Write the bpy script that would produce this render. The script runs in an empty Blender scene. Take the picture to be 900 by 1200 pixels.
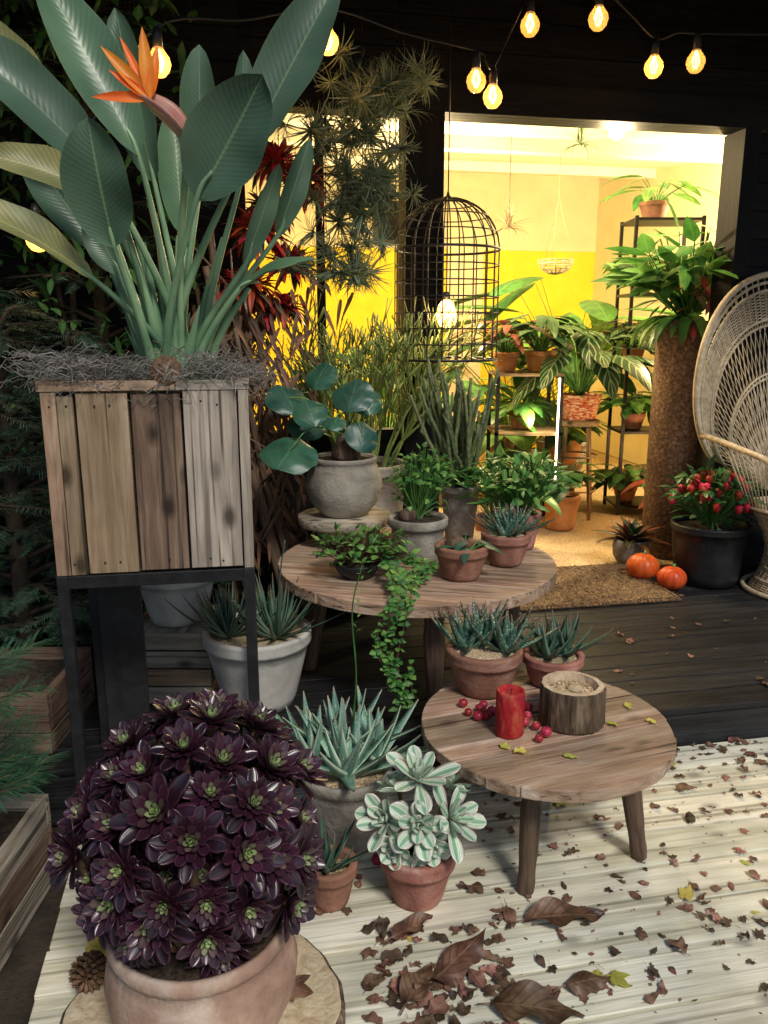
import bpy, math, random
import numpy as np
from math import sin,cos,pi,radians,sqrt
random.seed(7); rng=np.random.default_rng(7)
R=random.random
def U(a,b): return a+(b-a)*random.random()
def nrm(v):
    v=np.asarray(v,float); return v/(np.linalg.norm(v)+1e-9)
A_=lambda *a: np.array(a,float)

class MB:
    def __init__(s): s.V=[];s.F=[];s.MI=[];s.SM=[];s.L=[];s.Rn=[];s.n=0
    def add(s,v,f,m=0,sm=True,luv=None,rnd=None):
        v=np.asarray(v,float).reshape(-1,3); k=len(v)
        if luv is None: luv=v.copy()
        if rnd is None: rnd=R()
        s.V.append(v); s.L.append(np.asarray(luv,float)); s.Rn.append(np.full(k,float(rnd)) if np.isscalar(rnd) else rnd)
        n=s.n
        s.F.extend([tuple(i+n for i in q) for q in f]); s.MI.extend([m]*len(f)); s.SM.extend([sm]*len(f)); s.n+=k
    def freeze(s):
        s.cV=np.concatenate(s.V); s.cL=np.concatenate(s.L); s.cR=np.concatenate(s.Rn); return s
    def inst(s,t,Mx,T,rnd=None,dm=0,mixr=0.5):
        v=t.cV@np.asarray(Mx).T+np.asarray(T)
        s.V.append(v); s.L.append(t.cL)
        if rnd is None: rnd=R()
        s.Rn.append(t.cR*(1-mixr)+mixr*rnd)
        n=s.n
        s.F.extend([tuple(i+n for i in q) for q in t.F]); s.MI.extend([m+dm for m in t.MI]); s.SM.extend(t.SM); s.n+=len(v)
    def build(s,name,mats,bevel=0,parent=None):
        V=np.concatenate(s.V); lo=V.min(0); hi=V.max(0); o=A_((lo[0]+hi[0])/2,(lo[1]+hi[1])/2,lo[2])
        me=bpy.data.meshes.new(name+"_mesh"); me.from_pydata((V-o).tolist(),[],s.F)
        for m in mats: me.materials.append(m)
        me.polygons.foreach_set("material_index",s.MI); me.polygons.foreach_set("use_smooth",s.SM)
        a=me.attributes.new("luv","FLOAT_VECTOR","POINT"); a.data.foreach_set("vector",np.concatenate(s.L).ravel())
        a=me.attributes.new("rnd","FLOAT","POINT"); a.data.foreach_set("value",np.concatenate(s.Rn))
        me.update(); ob=bpy.data.objects.new(name,me); ob.location=o
        bpy.context.scene.collection.objects.link(ob)
        if bevel:
            b=ob.modifiers.new("bevel","BEVEL"); b.width=bevel; b.segments=2; b.limit_method='ANGLE'; b.angle_limit=radians(50)
        return ob
def rotobj(ob,px,py,ang,dy=0):
    x,y=ob.location[0]-px,ob.location[1]-py; ob.location[0]=px+x*cos(ang)-y*sin(ang); ob.location[1]=py+x*sin(ang)+y*cos(ang)+dy; ob.rotation_euler[2]=ang

def gridf(nu,nv,closed=False,off=0):
    f=[]
    for i in range(nu-1):
        for j in range(nv if closed else nv-1):
            j2=(j+1)%nv
            f.append((off+i*nv+j,off+i*nv+j2,off+(i+1)*nv+j2,off+(i+1)*nv+j))
    return f
def cat(pts,n):
    P=[np.asarray(p,float) for p in pts]; P=[2*P[0]-P[1]]+P+[2*P[-1]-P[-2]]
    out=[]
    for k in range(1,len(P)-2):
        for i in range(n):
            t=i/n; a,b,c,d=P[k-1],P[k],P[k+1],P[k+2]
            out.append(.5*((2*b)+(-a+c)*t+(2*a-5*b+4*c-d)*t*t+(-a+3*b-3*c+d)*t**3))
    out.append(P[-2]); return out
def tube(mb,pts,r,n=6,m=0,rnd=None,cap=True,sm=True):
    P=np.array(pts,float); k=len(P)
    rr=np.full(k,r) if np.isscalar(r) else np.interp(np.linspace(0,1,k),np.linspace(0,1,len(r)),r)
    T=np.gradient(P,axis=0); T/= (np.linalg.norm(T,axis=1)[:,None]+1e-9)
    x=np.cross(T[0],A_(0,0,1));
    if np.linalg.norm(x)<.1: x=np.cross(T[0],A_(1,0,0))
    x=nrm(x); V=[];L=[]; an=np.arange(n)*2*pi/n; ln=0
    for i in range(k):
        x=nrm(x-T[i]*x.dot(T[i])); y=np.cross(T[i],x)
        V.append(P[i]+rr[i]*(np.cos(an)[:,None]*x+np.sin(an)[:,None]*y))
        if i: ln+=np.linalg.norm(P[i]-P[i-1])
        L.append(np.stack([np.full(n,ln),np.cos(an)*rr[i],np.sin(an)*rr[i]],1))
    f=gridf(k,n,True)
    if cap: f=f+[tuple(range(n))[::-1],tuple((k-1)*n+i for i in range(n))]
    mb.add(np.concatenate(V),f,m,sm,np.concatenate(L),rnd)
def lathe(mb,c,prof,n=40,m=0,rf=None,rnd=None,sm=True,M=None,capb=True,capt=False):
    an=np.arange(n)*2*pi/n; V=[]
    rr=np.ones(n) if rf is None else rf(an)
    for r,z in prof: V.append(np.stack([r*rr*np.cos(an),r*rr*np.sin(an),np.full(n,z)],1))
    V=np.concatenate(V); f=gridf(len(prof),n,True)
    if capb: f.append(tuple(range(n))[::-1])
    if capt: f.append(tuple((len(prof)-1)*n+i for i in range(n)))
    W=V if M is None else V@np.asarray(M).T
    mb.add(W+np.asarray(c,float),f,m,sm,V,rnd)
def box(mb,c,s,rot=0,m=0,rnd=None,M=None):
    s=np.asarray(s,float)/2
    v=np.array([[x,y,z] for x in(-1,1) for y in(-1,1) for z in(-1,1)],float)*s
    f=[(0,1,3,2),(4,6,7,5),(0,4,5,1),(2,3,7,6),(0,2,6,4),(1,5,7,3)]
    o=np.argsort(-s,kind='stable'); l=v[:,o]+A_(U(0,50),U(0,50),U(0,50))
    if M is None:
        M=np.array([[cos(rot),-sin(rot),0],[sin(rot),cos(rot),0],[0,0,1]])
    mb.add(v@np.asarray(M).T+np.asarray(c,float),f,m,False,l,rnd)
def basis(d,up):
    d=nrm(d); s=np.cross(d,up)
    if np.linalg.norm(s)<1e-3: s=np.cross(d,A_(1,.1,0))
    s=nrm(s); u=np.cross(s,d); return np.stack([s,d,u],1)
P_lance=lambda t: (np.sin(pi*np.clip(t,0,1)**.75))**.8*.98+.02
P_paddle=lambda t: (np.sin(pi*np.clip(t,0.0,1)**.95))**.62*.97+.03
P_round=lambda t: np.sqrt(np.clip(1-(2*t-1)**2,0.01,1))
P_spoon=lambda t: np.clip(.35+.9*t,0,1)*np.clip((1-t)/.28,0.03,1)**.55
P_obov=lambda t: (.30+.70*np.sin(np.clip(t/.68,0,1)*pi/2)**1.5)*np.sqrt(np.clip(1-(np.clip(t-.68,0,1)/.325)**2,.006,1))
P_aloe=lambda t: np.clip(1-t,0.02,1)**.75
P_blade=lambda t: np.clip(1-t,.03,1)**.6*np.clip(.5+t*3,0,1)
P_heart=lambda t: np.clip(t/.18,0.2,1)**.5*np.clip(1-t,.02,1)**.65
def leaf(mb,base,d,up,L,W,prof=P_lance,bend=.4,cup=.2,n=7,k=3,m=0,thick=0,rnd=None,ring=None,wave=0):
    B=basis(d,up); t=np.linspace(0,1,n+1); 
    if prof is P_obov: t=t**.8
    a=bend*t
    dy=np.cos(a); dz=-np.sin(a); dt=np.diff(t)*L; y=np.concatenate([[0],np.cumsum((dy[1:]+dy[:-1])/2*dt)]); z=np.concatenate([[0],np.cumsum((dz[1:]+dz[:-1])/2*dt)])
    s=np.linspace(-1,1,k); w=W/2*prof(t)
    ph=R()*6
    X=w[:,None]*s[None,:]; off=cup*w[:,None]*(s[None,:]**2)
    if wave: off=off+wave*np.sin(t*14+ph)[:,None]*np.abs(s)[None,:]*W*(np.sign(s)[None,:]*.5+.5)+wave*.8*np.sin(t*9+ph*2)[:,None]*np.abs(s)[None,:]*W*(.5-np.sign(s)[None,:]*.5)
    ny=np.sin(a)[:,None]; nz=np.cos(a)[:,None]
    Y=y[:,None]+off*ny; Zz=z[:,None]+off*nz
    V=np.stack([X+0*Y,Y,Zz],2).reshape(-1,3)
    Lv=np.stack([np.tile(s,(n+1,1)),np.tile(t[:,None],(1,k)),np.full((n+1,k),0. if ring is None else ring)],2).reshape(-1,3)
    f=gridf(n+1,k)
    if thick:
        th=thick*np.clip(1-t,.05,1)**.6 if thick>0 else -thick*prof(t)
        V2=np.stack([X*.6,Y-(th[:,None]*(1-.6*s**2)[None,:])*ny,Zz-(th[:,None]*(1-.6*s**2)[None,:])*nz],2).reshape(-1,3)
        N=len(V); f=f+[q[::-1] for q in gridf(n+1,k,off=N)]
        for i in range(n):
            f.append((i*k,(i+1)*k,N+(i+1)*k,N+i*k)); f.append((i*k+k-1,N+i*k+k-1,N+(i+1)*k+k-1,(i+1)*k+k-1))
        V=np.concatenate([V,V2]); Lv=np.concatenate([Lv,Lv])
    mb.add(V@B.T+np.asarray(base,float),f,m,True,Lv,rnd)

# ------------------------------------------------ materials
def nm(name):
    m=bpy.data.materials.new(name); m.use_nodes=True; nt=m.node_tree
    return m,nt,nt.nodes["Principled BSDF"]
def nd(nt,t,**k):
    n=nt.nodes.new(t)
    for a,b in k.items():
        if a in n.inputs: n.inputs[a].default_value=b
        else: setattr(n,a,b)
    return n
def ramp(nt,stops,fac):
    r=nt.nodes.new("ShaderNodeValToRGB"); e=r.color_ramp.elements
    while len(e)>1: e.remove(e[-1])
    e[0].position=stops[0][0]; e[0].color=(*stops[0][1],1)
    for p,c in stops[1:]:
        x=e.new(p); x.color=(*c,1)
    nt.links.new(fac,r.inputs[0]); return r.outputs[0]
def mixc(nt,fac,a,b,mode='MIX'):
    n=nt.nodes.new("ShaderNodeMix"); n.data_type='RGBA'; n.blend_type=mode
    for i,v in((0,fac),(6,a),(7,b)):
        if hasattr(v,'is_output'): nt.links.new(v,n.inputs[i])
        else: n.inputs[i].default_value=(*v,1) if (i>0) else v
    return n.outputs[2]
def math_(nt,op,a,b=0.,c=None,clamp=False):
    n=nt.nodes.new("ShaderNodeMath"); n.operation=op; n.use_clamp=clamp
    for i,v in enumerate((a,b) if c is None else (a,b,c)):
        if hasattr(v,'is_output'): nt.links.new(v,n.inputs[i])
        else: n.inputs[i].default_value=v
    return n.outputs[0]
def rndvar(nt,col,rv,hv=.02):
    a=nd(nt,"ShaderNodeAttribute",attribute_name="rnd")
    h=nt.nodes.new("ShaderNodeHueSaturation")
    nt.links.new(math_(nt,'MULTIPLY_ADD',a.outputs['Fac'],2*rv,1-rv),h.inputs['Value'])
    nt.links.new(math_(nt,'MULTIPLY_ADD',a.outputs['Fac'],-2*hv,.5+hv),h.inputs['Hue'])
    nt.links.new(col,h.inputs['Color']); return h.outputs[0]
def G(name,stops,sc=(8,8,8),coord='obj',rough=.7,bump=.3,bs=6,rv=.15,detail=5,metal=0,dist=.3,grime=.3,spec=.3,hv=.01,rvr=.1,streak=0,knots=0):
    m,nt,b=nm(name); lk=nt.links.new
    if coord=='obj': v=nt.nodes.new("ShaderNodeTexCoord").outputs['Object']
    else: v=nd(nt,"ShaderNodeAttribute",attribute_name="luv").outputs['Vector']
    mp=nt.nodes.new("ShaderNodeMapping"); mp.inputs['Scale'].default_value=sc if not np.isscalar(sc) else (sc,)*3
    lk(v,mp.inputs[0])
    n=nd(nt,"ShaderNodeTexNoise",Scale=1.,Detail=float(detail),Roughness=.62,Distortion=dist); lk(mp.outputs[0],n.inputs['Vector'])
    c=ramp(nt,stops,n.outputs[0])
    if grime:
        g=nd(nt,"ShaderNodeTexNoise",Scale=5.,Detail=2.); lk(v,g.inputs['Vector'])
        gm=math_(nt,'MULTIPLY_ADD',g.outputs[0],grime*2,1-grime,clamp=False)
        cb=nt.nodes.new("ShaderNodeCombineColor"); [lk(gm,cb.inputs[i]) for i in range(3)]
        c=mixc(nt,1.,c,cb.outputs[0],'MULTIPLY')
    if streak:
        mp2=nt.nodes.new("ShaderNodeMapping"); mp2.inputs['Scale'].default_value=(sc[0]*.55,sc[1]*2.4,sc[2]*2.4); lk(v,mp2.inputs[0])
        n5=nd(nt,"ShaderNodeTexNoise",Scale=1.,Detail=2.,Distortion=.4); lk(mp2.outputs[0],n5.inputs['Vector'])
        f=math_(nt,'MULTIPLY',math_(nt,'MULTIPLY_ADD',n5.outputs[0],9.,-5.2,clamp=True),streak)
        c=mixc(nt,f,c,tuple(x*.22 for x in stops[0][1]))
    if knots:
        mp3=nt.nodes.new("ShaderNodeMapping"); mp3.inputs['Scale'].default_value=(5,9,9); lk(v,mp3.inputs[0])
        vo=nd(nt,"ShaderNodeTexVoronoi",Scale=1.); lk(mp3.outputs[0],vo.inputs['Vector'])
        f=math_(nt,'MULTIPLY',math_(nt,'MULTIPLY_ADD',vo.outputs['Distance'],-7.,1.5,clamp=True),knots)
        c=mixc(nt,f,c,tuple(x*.3 for x in stops[0][1]))
    c=rndvar(nt,c,rv,hv); lk(c,b.inputs['Base Color'])
    b.inputs['Metallic'].default_value=metal; b.inputs['Specular IOR Level'].default_value=spec
    lk(math_(nt,'MULTIPLY_ADD',n.outputs[0],rvr*2,rough-rvr,clamp=True),b.inputs['Roughness'])
    if bump:
        n2=nd(nt,"ShaderNodeTexNoise",Scale=float(bs),Detail=2.,Roughness=.65); lk(mp.outputs[0],n2.inputs['Vector'])
        bp=nd(nt,"ShaderNodeBump",Strength=bump,Distance=.01); lk(n2.outputs[0],bp.inputs['Height']); lk(bp.outputs[0],b.inputs['Normal'])
    return m
def LF(name,stops,mid=None,marg=None,stripe=None,ring=None,tip=None,speck=None,rough=.45,trans=.2,rv=.25,hv=.02,spec=.5,sc=14,bump=.3):
    m,nt,b=nm(name); lk=nt.links.new
    at=nd(nt,"ShaderNodeAttribute",attribute_name="luv"); sx=nt.nodes.new("ShaderNodeSeparateXYZ"); lk(at.outputs['Vector'],sx.inputs[0])
    s=math_(nt,'ABSOLUTE',sx.outputs[0]); t=sx.outputs[1]
    ob=nt.nodes.new("ShaderNodeTexCoord").outputs['Object']
    n=nd(nt,"ShaderNodeTexNoise",Scale=float(sc),Detail=2.5); lk(ob,n.inputs['Vector'])
    c=ramp(nt,stops,n.outputs[0])
    if ring: c=mixc(nt,ring[1],c,ramp(nt,ring[0],sx.outputs[2]))
    if tip: c=mixc(nt,math_(nt,'MULTIPLY',math_(nt,'SMOOTH_MIN',1.,math_(nt,'MAXIMUM',math_(nt,'MULTIPLY_ADD',t,1/(1-tip[1]),-tip[1]/(1-tip[1])),0.),.01),.9,clamp=True),c,tip[0])
    bh=None
    if stripe:
        w=math_(nt,'SINE',math_(nt,'ADD',math_(nt,'MULTIPLY',t,stripe[1]),math_(nt,'ADD',math_(nt,'MULTIPLY',s,-stripe[2]),math_(nt,'MULTIPLY',n.outputs[0],stripe[4] if len(stripe)>4 else 1.5))))
        f=math_(nt,'MULTIPLY',math_(nt,'MULTIPLY_ADD',w,3.,-3*stripe[3],clamp=True),stripe[5] if len(stripe)>5 else .85)
        c=mixc(nt,f,c,stripe[0]); bh=w
    if speck:
        vo=nd(nt,"ShaderNodeTexVoronoi",Scale=float(speck[1])); lk(ob,vo.inputs['Vector'])
        c=mixc(nt,math_(nt,'LESS_THAN',vo.outputs['Distance'],speck[2]),c,speck[0])
    if marg:
        n3=nd(nt,"ShaderNodeTexNoise",Scale=60.,Detail=1.); lk(ob,n3.inputs['Vector'])
        f=math_(nt,'MULTIPLY_ADD',math_(nt,'ADD',s,math_(nt,'MULTIPLY_ADD',n3.outputs[0],marg[2],-marg[2]/2)),9.,-9*marg[1],clamp=True)
        c=mixc(nt,f,c,marg[0])
    if mid:
        f=math_(nt,'SUBTRACT',1.,math_(nt,'DIVIDE',s,mid[1],clamp=True),clamp=True)
        c=mixc(nt,math_(nt,'MULTIPLY',f,.9),c,mid[0])
    c=rndvar(nt,c,rv,hv); lk(c,b.inputs['Base Color']); b.inputs['Roughness'].default_value=rough; b.inputs['Specular IOR Level'].default_value=spec
    if bump:
        h=n.outputs[0] if bh is None else math_(nt,'MULTIPLY_ADD',bh,.12,n.outputs[0])
        bp=nd(nt,"ShaderNodeBump",Strength=bump,Distance=.004); lk(h,bp.inputs['Height']); lk(bp.outputs[0],b.inputs['Normal'])
    if trans:
        tr=nt.nodes.new("ShaderNodeBsdfTranslucent"); lk(c,tr.inputs[0]); mx=nt.nodes.new("ShaderNodeMixShader"); mx.inputs[0].default_value=trans
        lk(b.outputs[0],mx.inputs[1]); lk(tr.outputs[0],mx.inputs[2]); lk(mx.outputs[0],nt.nodes["Material Output"].inputs[0])
    return m
def EM(name,col,st,base=(0,0,0)):
    m,nt,b=nm(name); b.inputs['Base Color'].default_value=(*base,1); b.inputs['Emission Color'].default_value=(*col,1); b.inputs['Emission Strength'].default_value=st
    m.cycles.emission_sampling='NONE'; return m

deck=G("deck_wood",[(.28,(.42,.39,.28)),(.5,(.68,.65,.51)),(.7,(.80,.78,.66))],(1.5,22,22),'luv',.65,.35,3,.12,grime=.45,streak=.5,knots=.6)
blackdeck=G("black_decking",[(.35,(.009,.009,.010)),(.65,(.024,.024,.026))],(2,30,30),'luv',.45,.4,3,.2,spec=.25)
blackwall=G("black_cladding",[(.3,(.005,.005,.006)),(.7,(.013,.0125,.013))],(2,20,20),'luv',.6,.4,3,.2,spec=.1)
blackmetal=G("black_metal",[(.3,(.01,.01,.011)),(.7,(.022,.022,.024))],20,'obj',.42,.1,4,.1)
W1=G("pallet_wood_brown",[(.25,(.13,.08,.045)),(.48,(.31,.21,.13)),(.7,(.46,.34,.23))],(2.2,26,26),'luv',.75,.6,2.2,.15,grime=.5,dist=.9,streak=.85,knots=.9)
W2=G("pallet_wood_dark",[(.25,(.07,.04,.028)),(.5,(.16,.10,.068)),(.72,(.27,.185,.13))],(2.2,26,26),'luv',.75,.6,2.2,.12,grime=.45,dist=.9,streak=.85,knots=.9)
W3=G("pallet_wood_grey",[(.25,(.15,.12,.09)),(.5,(.33,.28,.22)),(.72,(.49,.43,.35))],(2.2,26,26),'luv',.75,.6,2.2,.15,grime=.6,dist=.9,streak=.85,knots=.9)
tabw=G("table_wood",[(.25,(.16,.095,.06)),(.45,(.32,.21,.14)),(.6,(.41,.30,.22)),(.75,(.55,.46,.38))],(3,28,28),'luv',.6,.5,2.5,.22,grime=.5,streak=.8,knots=.7)
legw=G("table_leg_wood",[(.3,(.05,.03,.02)),(.7,(.19,.12,.08))],(4,40,40),'luv',.6,.4,2.5,.1,streak=.6)
bark=G("bark",[(.3,(.035,.022,.015)),(.55,(.13,.085,.055)),(.75,(.28,.2,.14))],(40,40,9),'obj',.9,1.0,1.2,.1)
stem=G("brown_stem",[(.3,(.06,.035,.02)),(.7,(.17,.10,.055))],30,'obj',.8,.5,2,.2)
twigm=G("dark_trunk",[(.3,(.02,.014,.01)),(.7,(.06,.045,.03))],20,'obj',.9,.8,2,.2)
terra=G("terracotta",[(.3,(.20,.085,.06)),(.5,(.32,.14,.10)),(.62,(.38,.19,.14)),(.75,(.52,.38,.32))],12,'obj',.8,.3,8,.15,grime=.4)
terra2=G("pale_terracotta",[(.3,(.24,.14,.10)),(.5,(.38,.25,.18)),(.72,(.56,.47,.39))],7,'obj',.8,.3,8,.05,grime=.45)
greyclay=G("grey_clay",[(.3,(.16,.14,.12)),(.5,(.31,.28,.235)),(.72,(.47,.44,.38))],7,'obj',.85,.45,8,.1,grime=.4)
palepot=G("pale_stone_pot",[(.3,(.36,.34,.30)),(.5,(.50,.48,.44)),(.72,(.62,.60,.55))],7,'obj',.8,.2,8,.05,grime=.4)
blackpot=G("black_glazed",[(.3,(.01,.01,.01)),(.7,(.025,.025,.028))],9,'obj',.35,.1,8,.05)
soil=G("soil",[(.35,(.02,.013,.009)),(.65,(.07,.05,.035))],60,'obj',.95,1.,2,.1)
gravel=G("pot_gravel",[(.3,(.30,.20,.11)),(.5,(.50,.38,.23)),(.7,(.68,.58,.42))],120,'obj',.9,1.,1,.35)
ground=G("ground_soil",[(.35,(.018,.014,.01)),(.65,(.055,.042,.03))],6,'obj',.95,.8,8,.1)
moss=G("spanish_moss",[(.3,(.11,.10,.09)),(.7,(.29,.27,.24))],20,'obj',.9,0,4,.35)
wall=G("cream_wall",[(.3,(.80,.70,.46)),(.7,(.86,.77,.54))],3,'obj',.8,.1,8,.05,grime=.1)
ceilm=G("white_ceiling",[(.3,(.80,.75,.62)),(.7,(.86,.81,.69))],3,'obj',.8,.1,8,.05,grime=.08)
yellow=G("yellow_wall",[(.3,(.84,.62,.03)),(.7,(.90,.72,.06))],3,'obj',.8,.1,8,.05,grime=.12)
jute=G("jute_carpet",[(.3,(.36,.24,.12)),(.6,(.58,.42,.24)),(.75,(.66,.52,.33))],(90,25,90),'obj',.9,.6,2,.05,grime=.2)
coir=G("coir_mat",[(.3,(.08,.045,.025)),(.5,(.19,.115,.065)),(.7,(.36,.24,.15))],(120,60,120),'obj',.95,1.,1,.3,grime=.5)
wicker=G("wicker",[(.3,(.32,.25,.16)),(.7,(.58,.49,.35))],40,'obj',.55,0,4,.15)
cork=G("speckled_column",[(.3,(.05,.028,.018)),(.5,(.15,.085,.055)),(.68,(.30,.19,.12))],55,'obj',.85,.8,1.5,.05)
orangepot=G("orange_glazed",[(.3,(.50,.20,.06)),(.7,(.66,.34,.13))],8,'obj',.4,.1,6,.1)
redpat=G("red_basket",[(.35,(.35,.04,.02)),(.5,(.55,.16,.07)),(.6,(.65,.5,.35))],(30,30,90),'obj',.6,.4,2,.1,detail=2)
pumpm=G("pumpkin_skin",[(.3,(.46,.04,.012)),(.7,(.66,.10,.025))],8,'obj',.35,.1,6,.1)
candlem=G("red_candle_wax",[(.3,(.22,.010,.008)),(.5,(.36,.025,.014)),(.7,(.48,.12,.06))],(30,30,14),'obj',.6,.6,2,.05,grime=.5)
berry=G("red_berry",[(.3,(.24,.01,.02)),(.7,(.42,.04,.06))],20,'obj',.25,.05,6,.3)
cone=G("pine_cone_scale",[(.3,(.07,.035,.018)),(.7,(.24,.14,.08))],50,'obj',.8,.4,3,.3)
woodin=G("log_face",[(.3,(.38,.27,.17)),(.5,(.52,.41,.28)),(.75,(.66,.56,.42))],(25,25,25),'obj',.75,.4,2,.05,dist=2,grime=.4)
fallen=LF("fallen_leaf",[(.3,(.06,.028,.018)),(.5,(.15,.075,.045)),(.7,(.30,.17,.11))],mid=((.25,.16,.1),.09),rough=.65,trans=.12,rv=.7,hv=.03,sc=25,bump=0)
fallenb=LF("big_dry_leaf",[(.3,(.05,.024,.015)),(.5,(.13,.06,.034)),(.7,(.26,.15,.09))],mid=((.30,.19,.12),.05),stripe=((.05,.025,.015),44,12,.6,1.2,.6),rough=.5,trans=.05,rv=.4,sc=20)
yleaf=LF("yellow_leaf",[(.3,(.45,.38,.06)),(.7,(.62,.60,.12))],mid=((.6,.55,.25),.1),rough=.6,trans=.2,rv=.2)
bopl=LF("bird_of_paradise_leaf",[(.3,(.045,.10,.055)),(.7,(.11,.195,.115))],mid=((.24,.34,.18),.055),stripe=((.15,.24,.155),150,26,.75,.6,.35),marg=((.26,.30,.14),.965,.05),rough=.36,trans=.1,rv=.3,sc=5)
bopy=LF("bird_of_paradise_leaf_yellowed",[(.3,(.19,.20,.08)),(.6,(.36,.34,.14)),(.8,(.55,.43,.22))],mid=((.5,.45,.2),.08),stripe=((.12,.15,.06),120,25,.6,.6,.5),rough=.45,trans=.2,rv=.2,sc=9)
bops=LF("bird_of_paradise_stalk",[(.3,(.10,.21,.11)),(.7,(.24,.38,.21))],rough=.4,trans=0,rv=.3,sc=8)
orange=LF("orange_petal",[(.3,(.85,.16,.02)),(.7,(.95,.30,.03))],rough=.45,trans=.25,rv=.1)
spathe=LF("pink_spathe",[(.3,(.55,.18,.18)),(.6,(.62,.34,.28)),(.8,(.3,.34,.18))],rough=.4,trans=.1,rv=.1)
aeo=LF("aeonium_leaf",[(.3,(.012,.005,.009)),(.7,(.03,.010,.020))],ring=([(0,(.44,.58,.22)),(.16,(.32,.44,.18)),(.30,(.15,.11,.09)),(.46,(.045,.013,.026)),(1,(.014,.006,.012))],.93),marg=((.060,.018,.036),.9,.1),rough=.28,trans=.0,rv=.45,hv=.015,spec=.55,bump=.1)
sunb=LF("variegated_leaf",[(.3,(.66,.82,.62)),(.7,(.84,.92,.76))],mid=((.06,.24,.13),.42),stripe=((.08,.30,.17),3,-24,.55,2.,.85),marg=((.88,.74,.70),.93,.06),rough=.5,trans=.12,rv=.1,hv=.01)
aloeb=LF("blue_aloe_leaf",[(.3,(.10,.25,.18)),(.7,(.23,.41,.32))],marg=((.55,.65,.50),.84,.15),tip=((.36,.26,.15),.84),speck=((.50,.62,.50),110,.22),rough=.5,trans=.0,rv=.22)
aloed=LF("dark_aloe_leaf",[(.3,(.025,.075,.05)),(.7,(.065,.15,.10))],marg=((.16,.22,.15),.85,.15),tip=((.16,.08,.05),.75),rough=.45,trans=0,rv=.25)
zebra=LF("zebra_aloe_leaf",[(.3,(.045,.13,.085)),(.7,(.10,.21,.145))],speck=((.52,.58,.48),120,.28),tip=((.24,.10,.06),.7),rough=.5,trans=0,rv=.25)
teal=LF("teal_round_leaf",[(.3,(.010,.060,.042)),(.7,(.030,.115,.076))],mid=((.07,.18,.12),.05),stripe=((.06,.16,.11),16,16,.85,.3,.6),rough=.4,trans=.08,rv=.2)
green=LF("green_leaf",[(.3,(.045,.15,.03)),(.7,(.13,.32,.065))],mid=((.2,.38,.12),.1),rough=.42,trans=.25,rv=.4,hv=.03,bump=0)
greend=LF("deep_green_leaf",[(.3,(.018,.07,.02)),(.7,(.055,.15,.04))],mid=((.12,.22,.08),.1),rough=.35,trans=.15,rv=.4,hv=.02,bump=0)
striped=LF("striped_leaf",[(.3,(.012,.055,.02)),(.7,(.03,.10,.03))],mid=((.5,.6,.35),.09),stripe=((.45,.55,.3),38,11,.62,.3),rough=.35,trans=.1,rv=.2,bump=0)
redleaf=LF("red_green_leaf",[(.35,(.03,.08,.03)),(.5,(.16,.05,.03)),(.7,(.42,.04,.03))],mid=((.4,.15,.1),.1),rough=.4,trans=.15,rv=.35,sc=6,bump=0)
redl=LF("red_bract",[(.3,(.35,.012,.01)),(.7,(.62,.04,.02))],rough=.45,trans=.2,rv=.35,bump=0)
airm=LF("air_plant_blade",[(.3,(.095,.135,.075)),(.7,(.22,.27,.16))],rough=.65,trans=.1,rv=.5,bump=0)
needle=LF("fir_needle",[(.3,(.035,.10,.065)),(.7,(.09,.19,.125))],rough=.55,trans=.1,rv=.45,sc=4,bump=0)
needle2=LF("pine_needle",[(.3,(.035,.11,.055)),(.7,(.10,.23,.12))],rough=.5,trans=.1,rv=.35,sc=4,bump=0)
pencil=LF("pencil_cactus_stem",[(.3,(.12,.19,.05)),(.6,(.24,.31,.08)),(.8,(.40,.38,.10))],rough=.5,trans=0,rv=.4,bump=0)
euph=LF("euphorbia_stem",[(.3,(.05,.085,.03)),(.6,(.12,.14,.055)),(.8,(.2,.15,.09))],rough=.6,trans=0,rv=.3,sc=60,bump=1.)
brown=LF("brown_foliage",[(.3,(.07,.035,.02)),(.7,(.22,.12,.065))],rough=.7,trans=.1,rv=.4,bump=0)
filam=EM("glowing_filament",(1,.52,.14),30)
bulbglow=EM("glowing_bulb",(1,.50,.14),9)
lampw=EM("lit_lamp",(1,.80,.5),12)
gl,nt,b=nm("bulb_glass"); b.inputs['Base Color'].default_value=(1,.65,.25,1); b.inputs['Roughness'].default_value=.05
b.inputs['Emission Color'].default_value=(1,.55,.16,1); b.inputs['Emission Strength'].default_value=.75; gl.cycles.emission_sampling='NONE'
tb=nt.nodes.new("ShaderNodeBsdfTransparent"); tb.inputs[0].default_value=(1,.85,.6,1); mx=nt.nodes.new("ShaderNodeMixShader"); mx.inputs[0].default_value=.6
nt.links.new(b.outputs[0],mx.inputs[1]); nt.links.new(tb.outputs[0],mx.inputs[2]); nt.links.new(mx.outputs[0],nt.nodes["Material Output"].inputs[0])

# ------------------------------------------------ house frame
ha=radians(11.1); hu=A_(cos(ha),sin(ha),0); hv_=A_(-sin(ha),cos(ha),0); HO=A_(0,2.46,0)
def H(u,v,z): return HO+hu*u+hv_*v+A_(0,0,z)
def hbox(mb,u0,u1,v0,v1,z0,z1,m=0,rnd=None):
    box(mb,H((u0+u1)/2,(v0+v1)/2,(z0+z1)/2),(u1-u0,v1-v0,z1-z0),ha,m,rnd)

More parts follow.
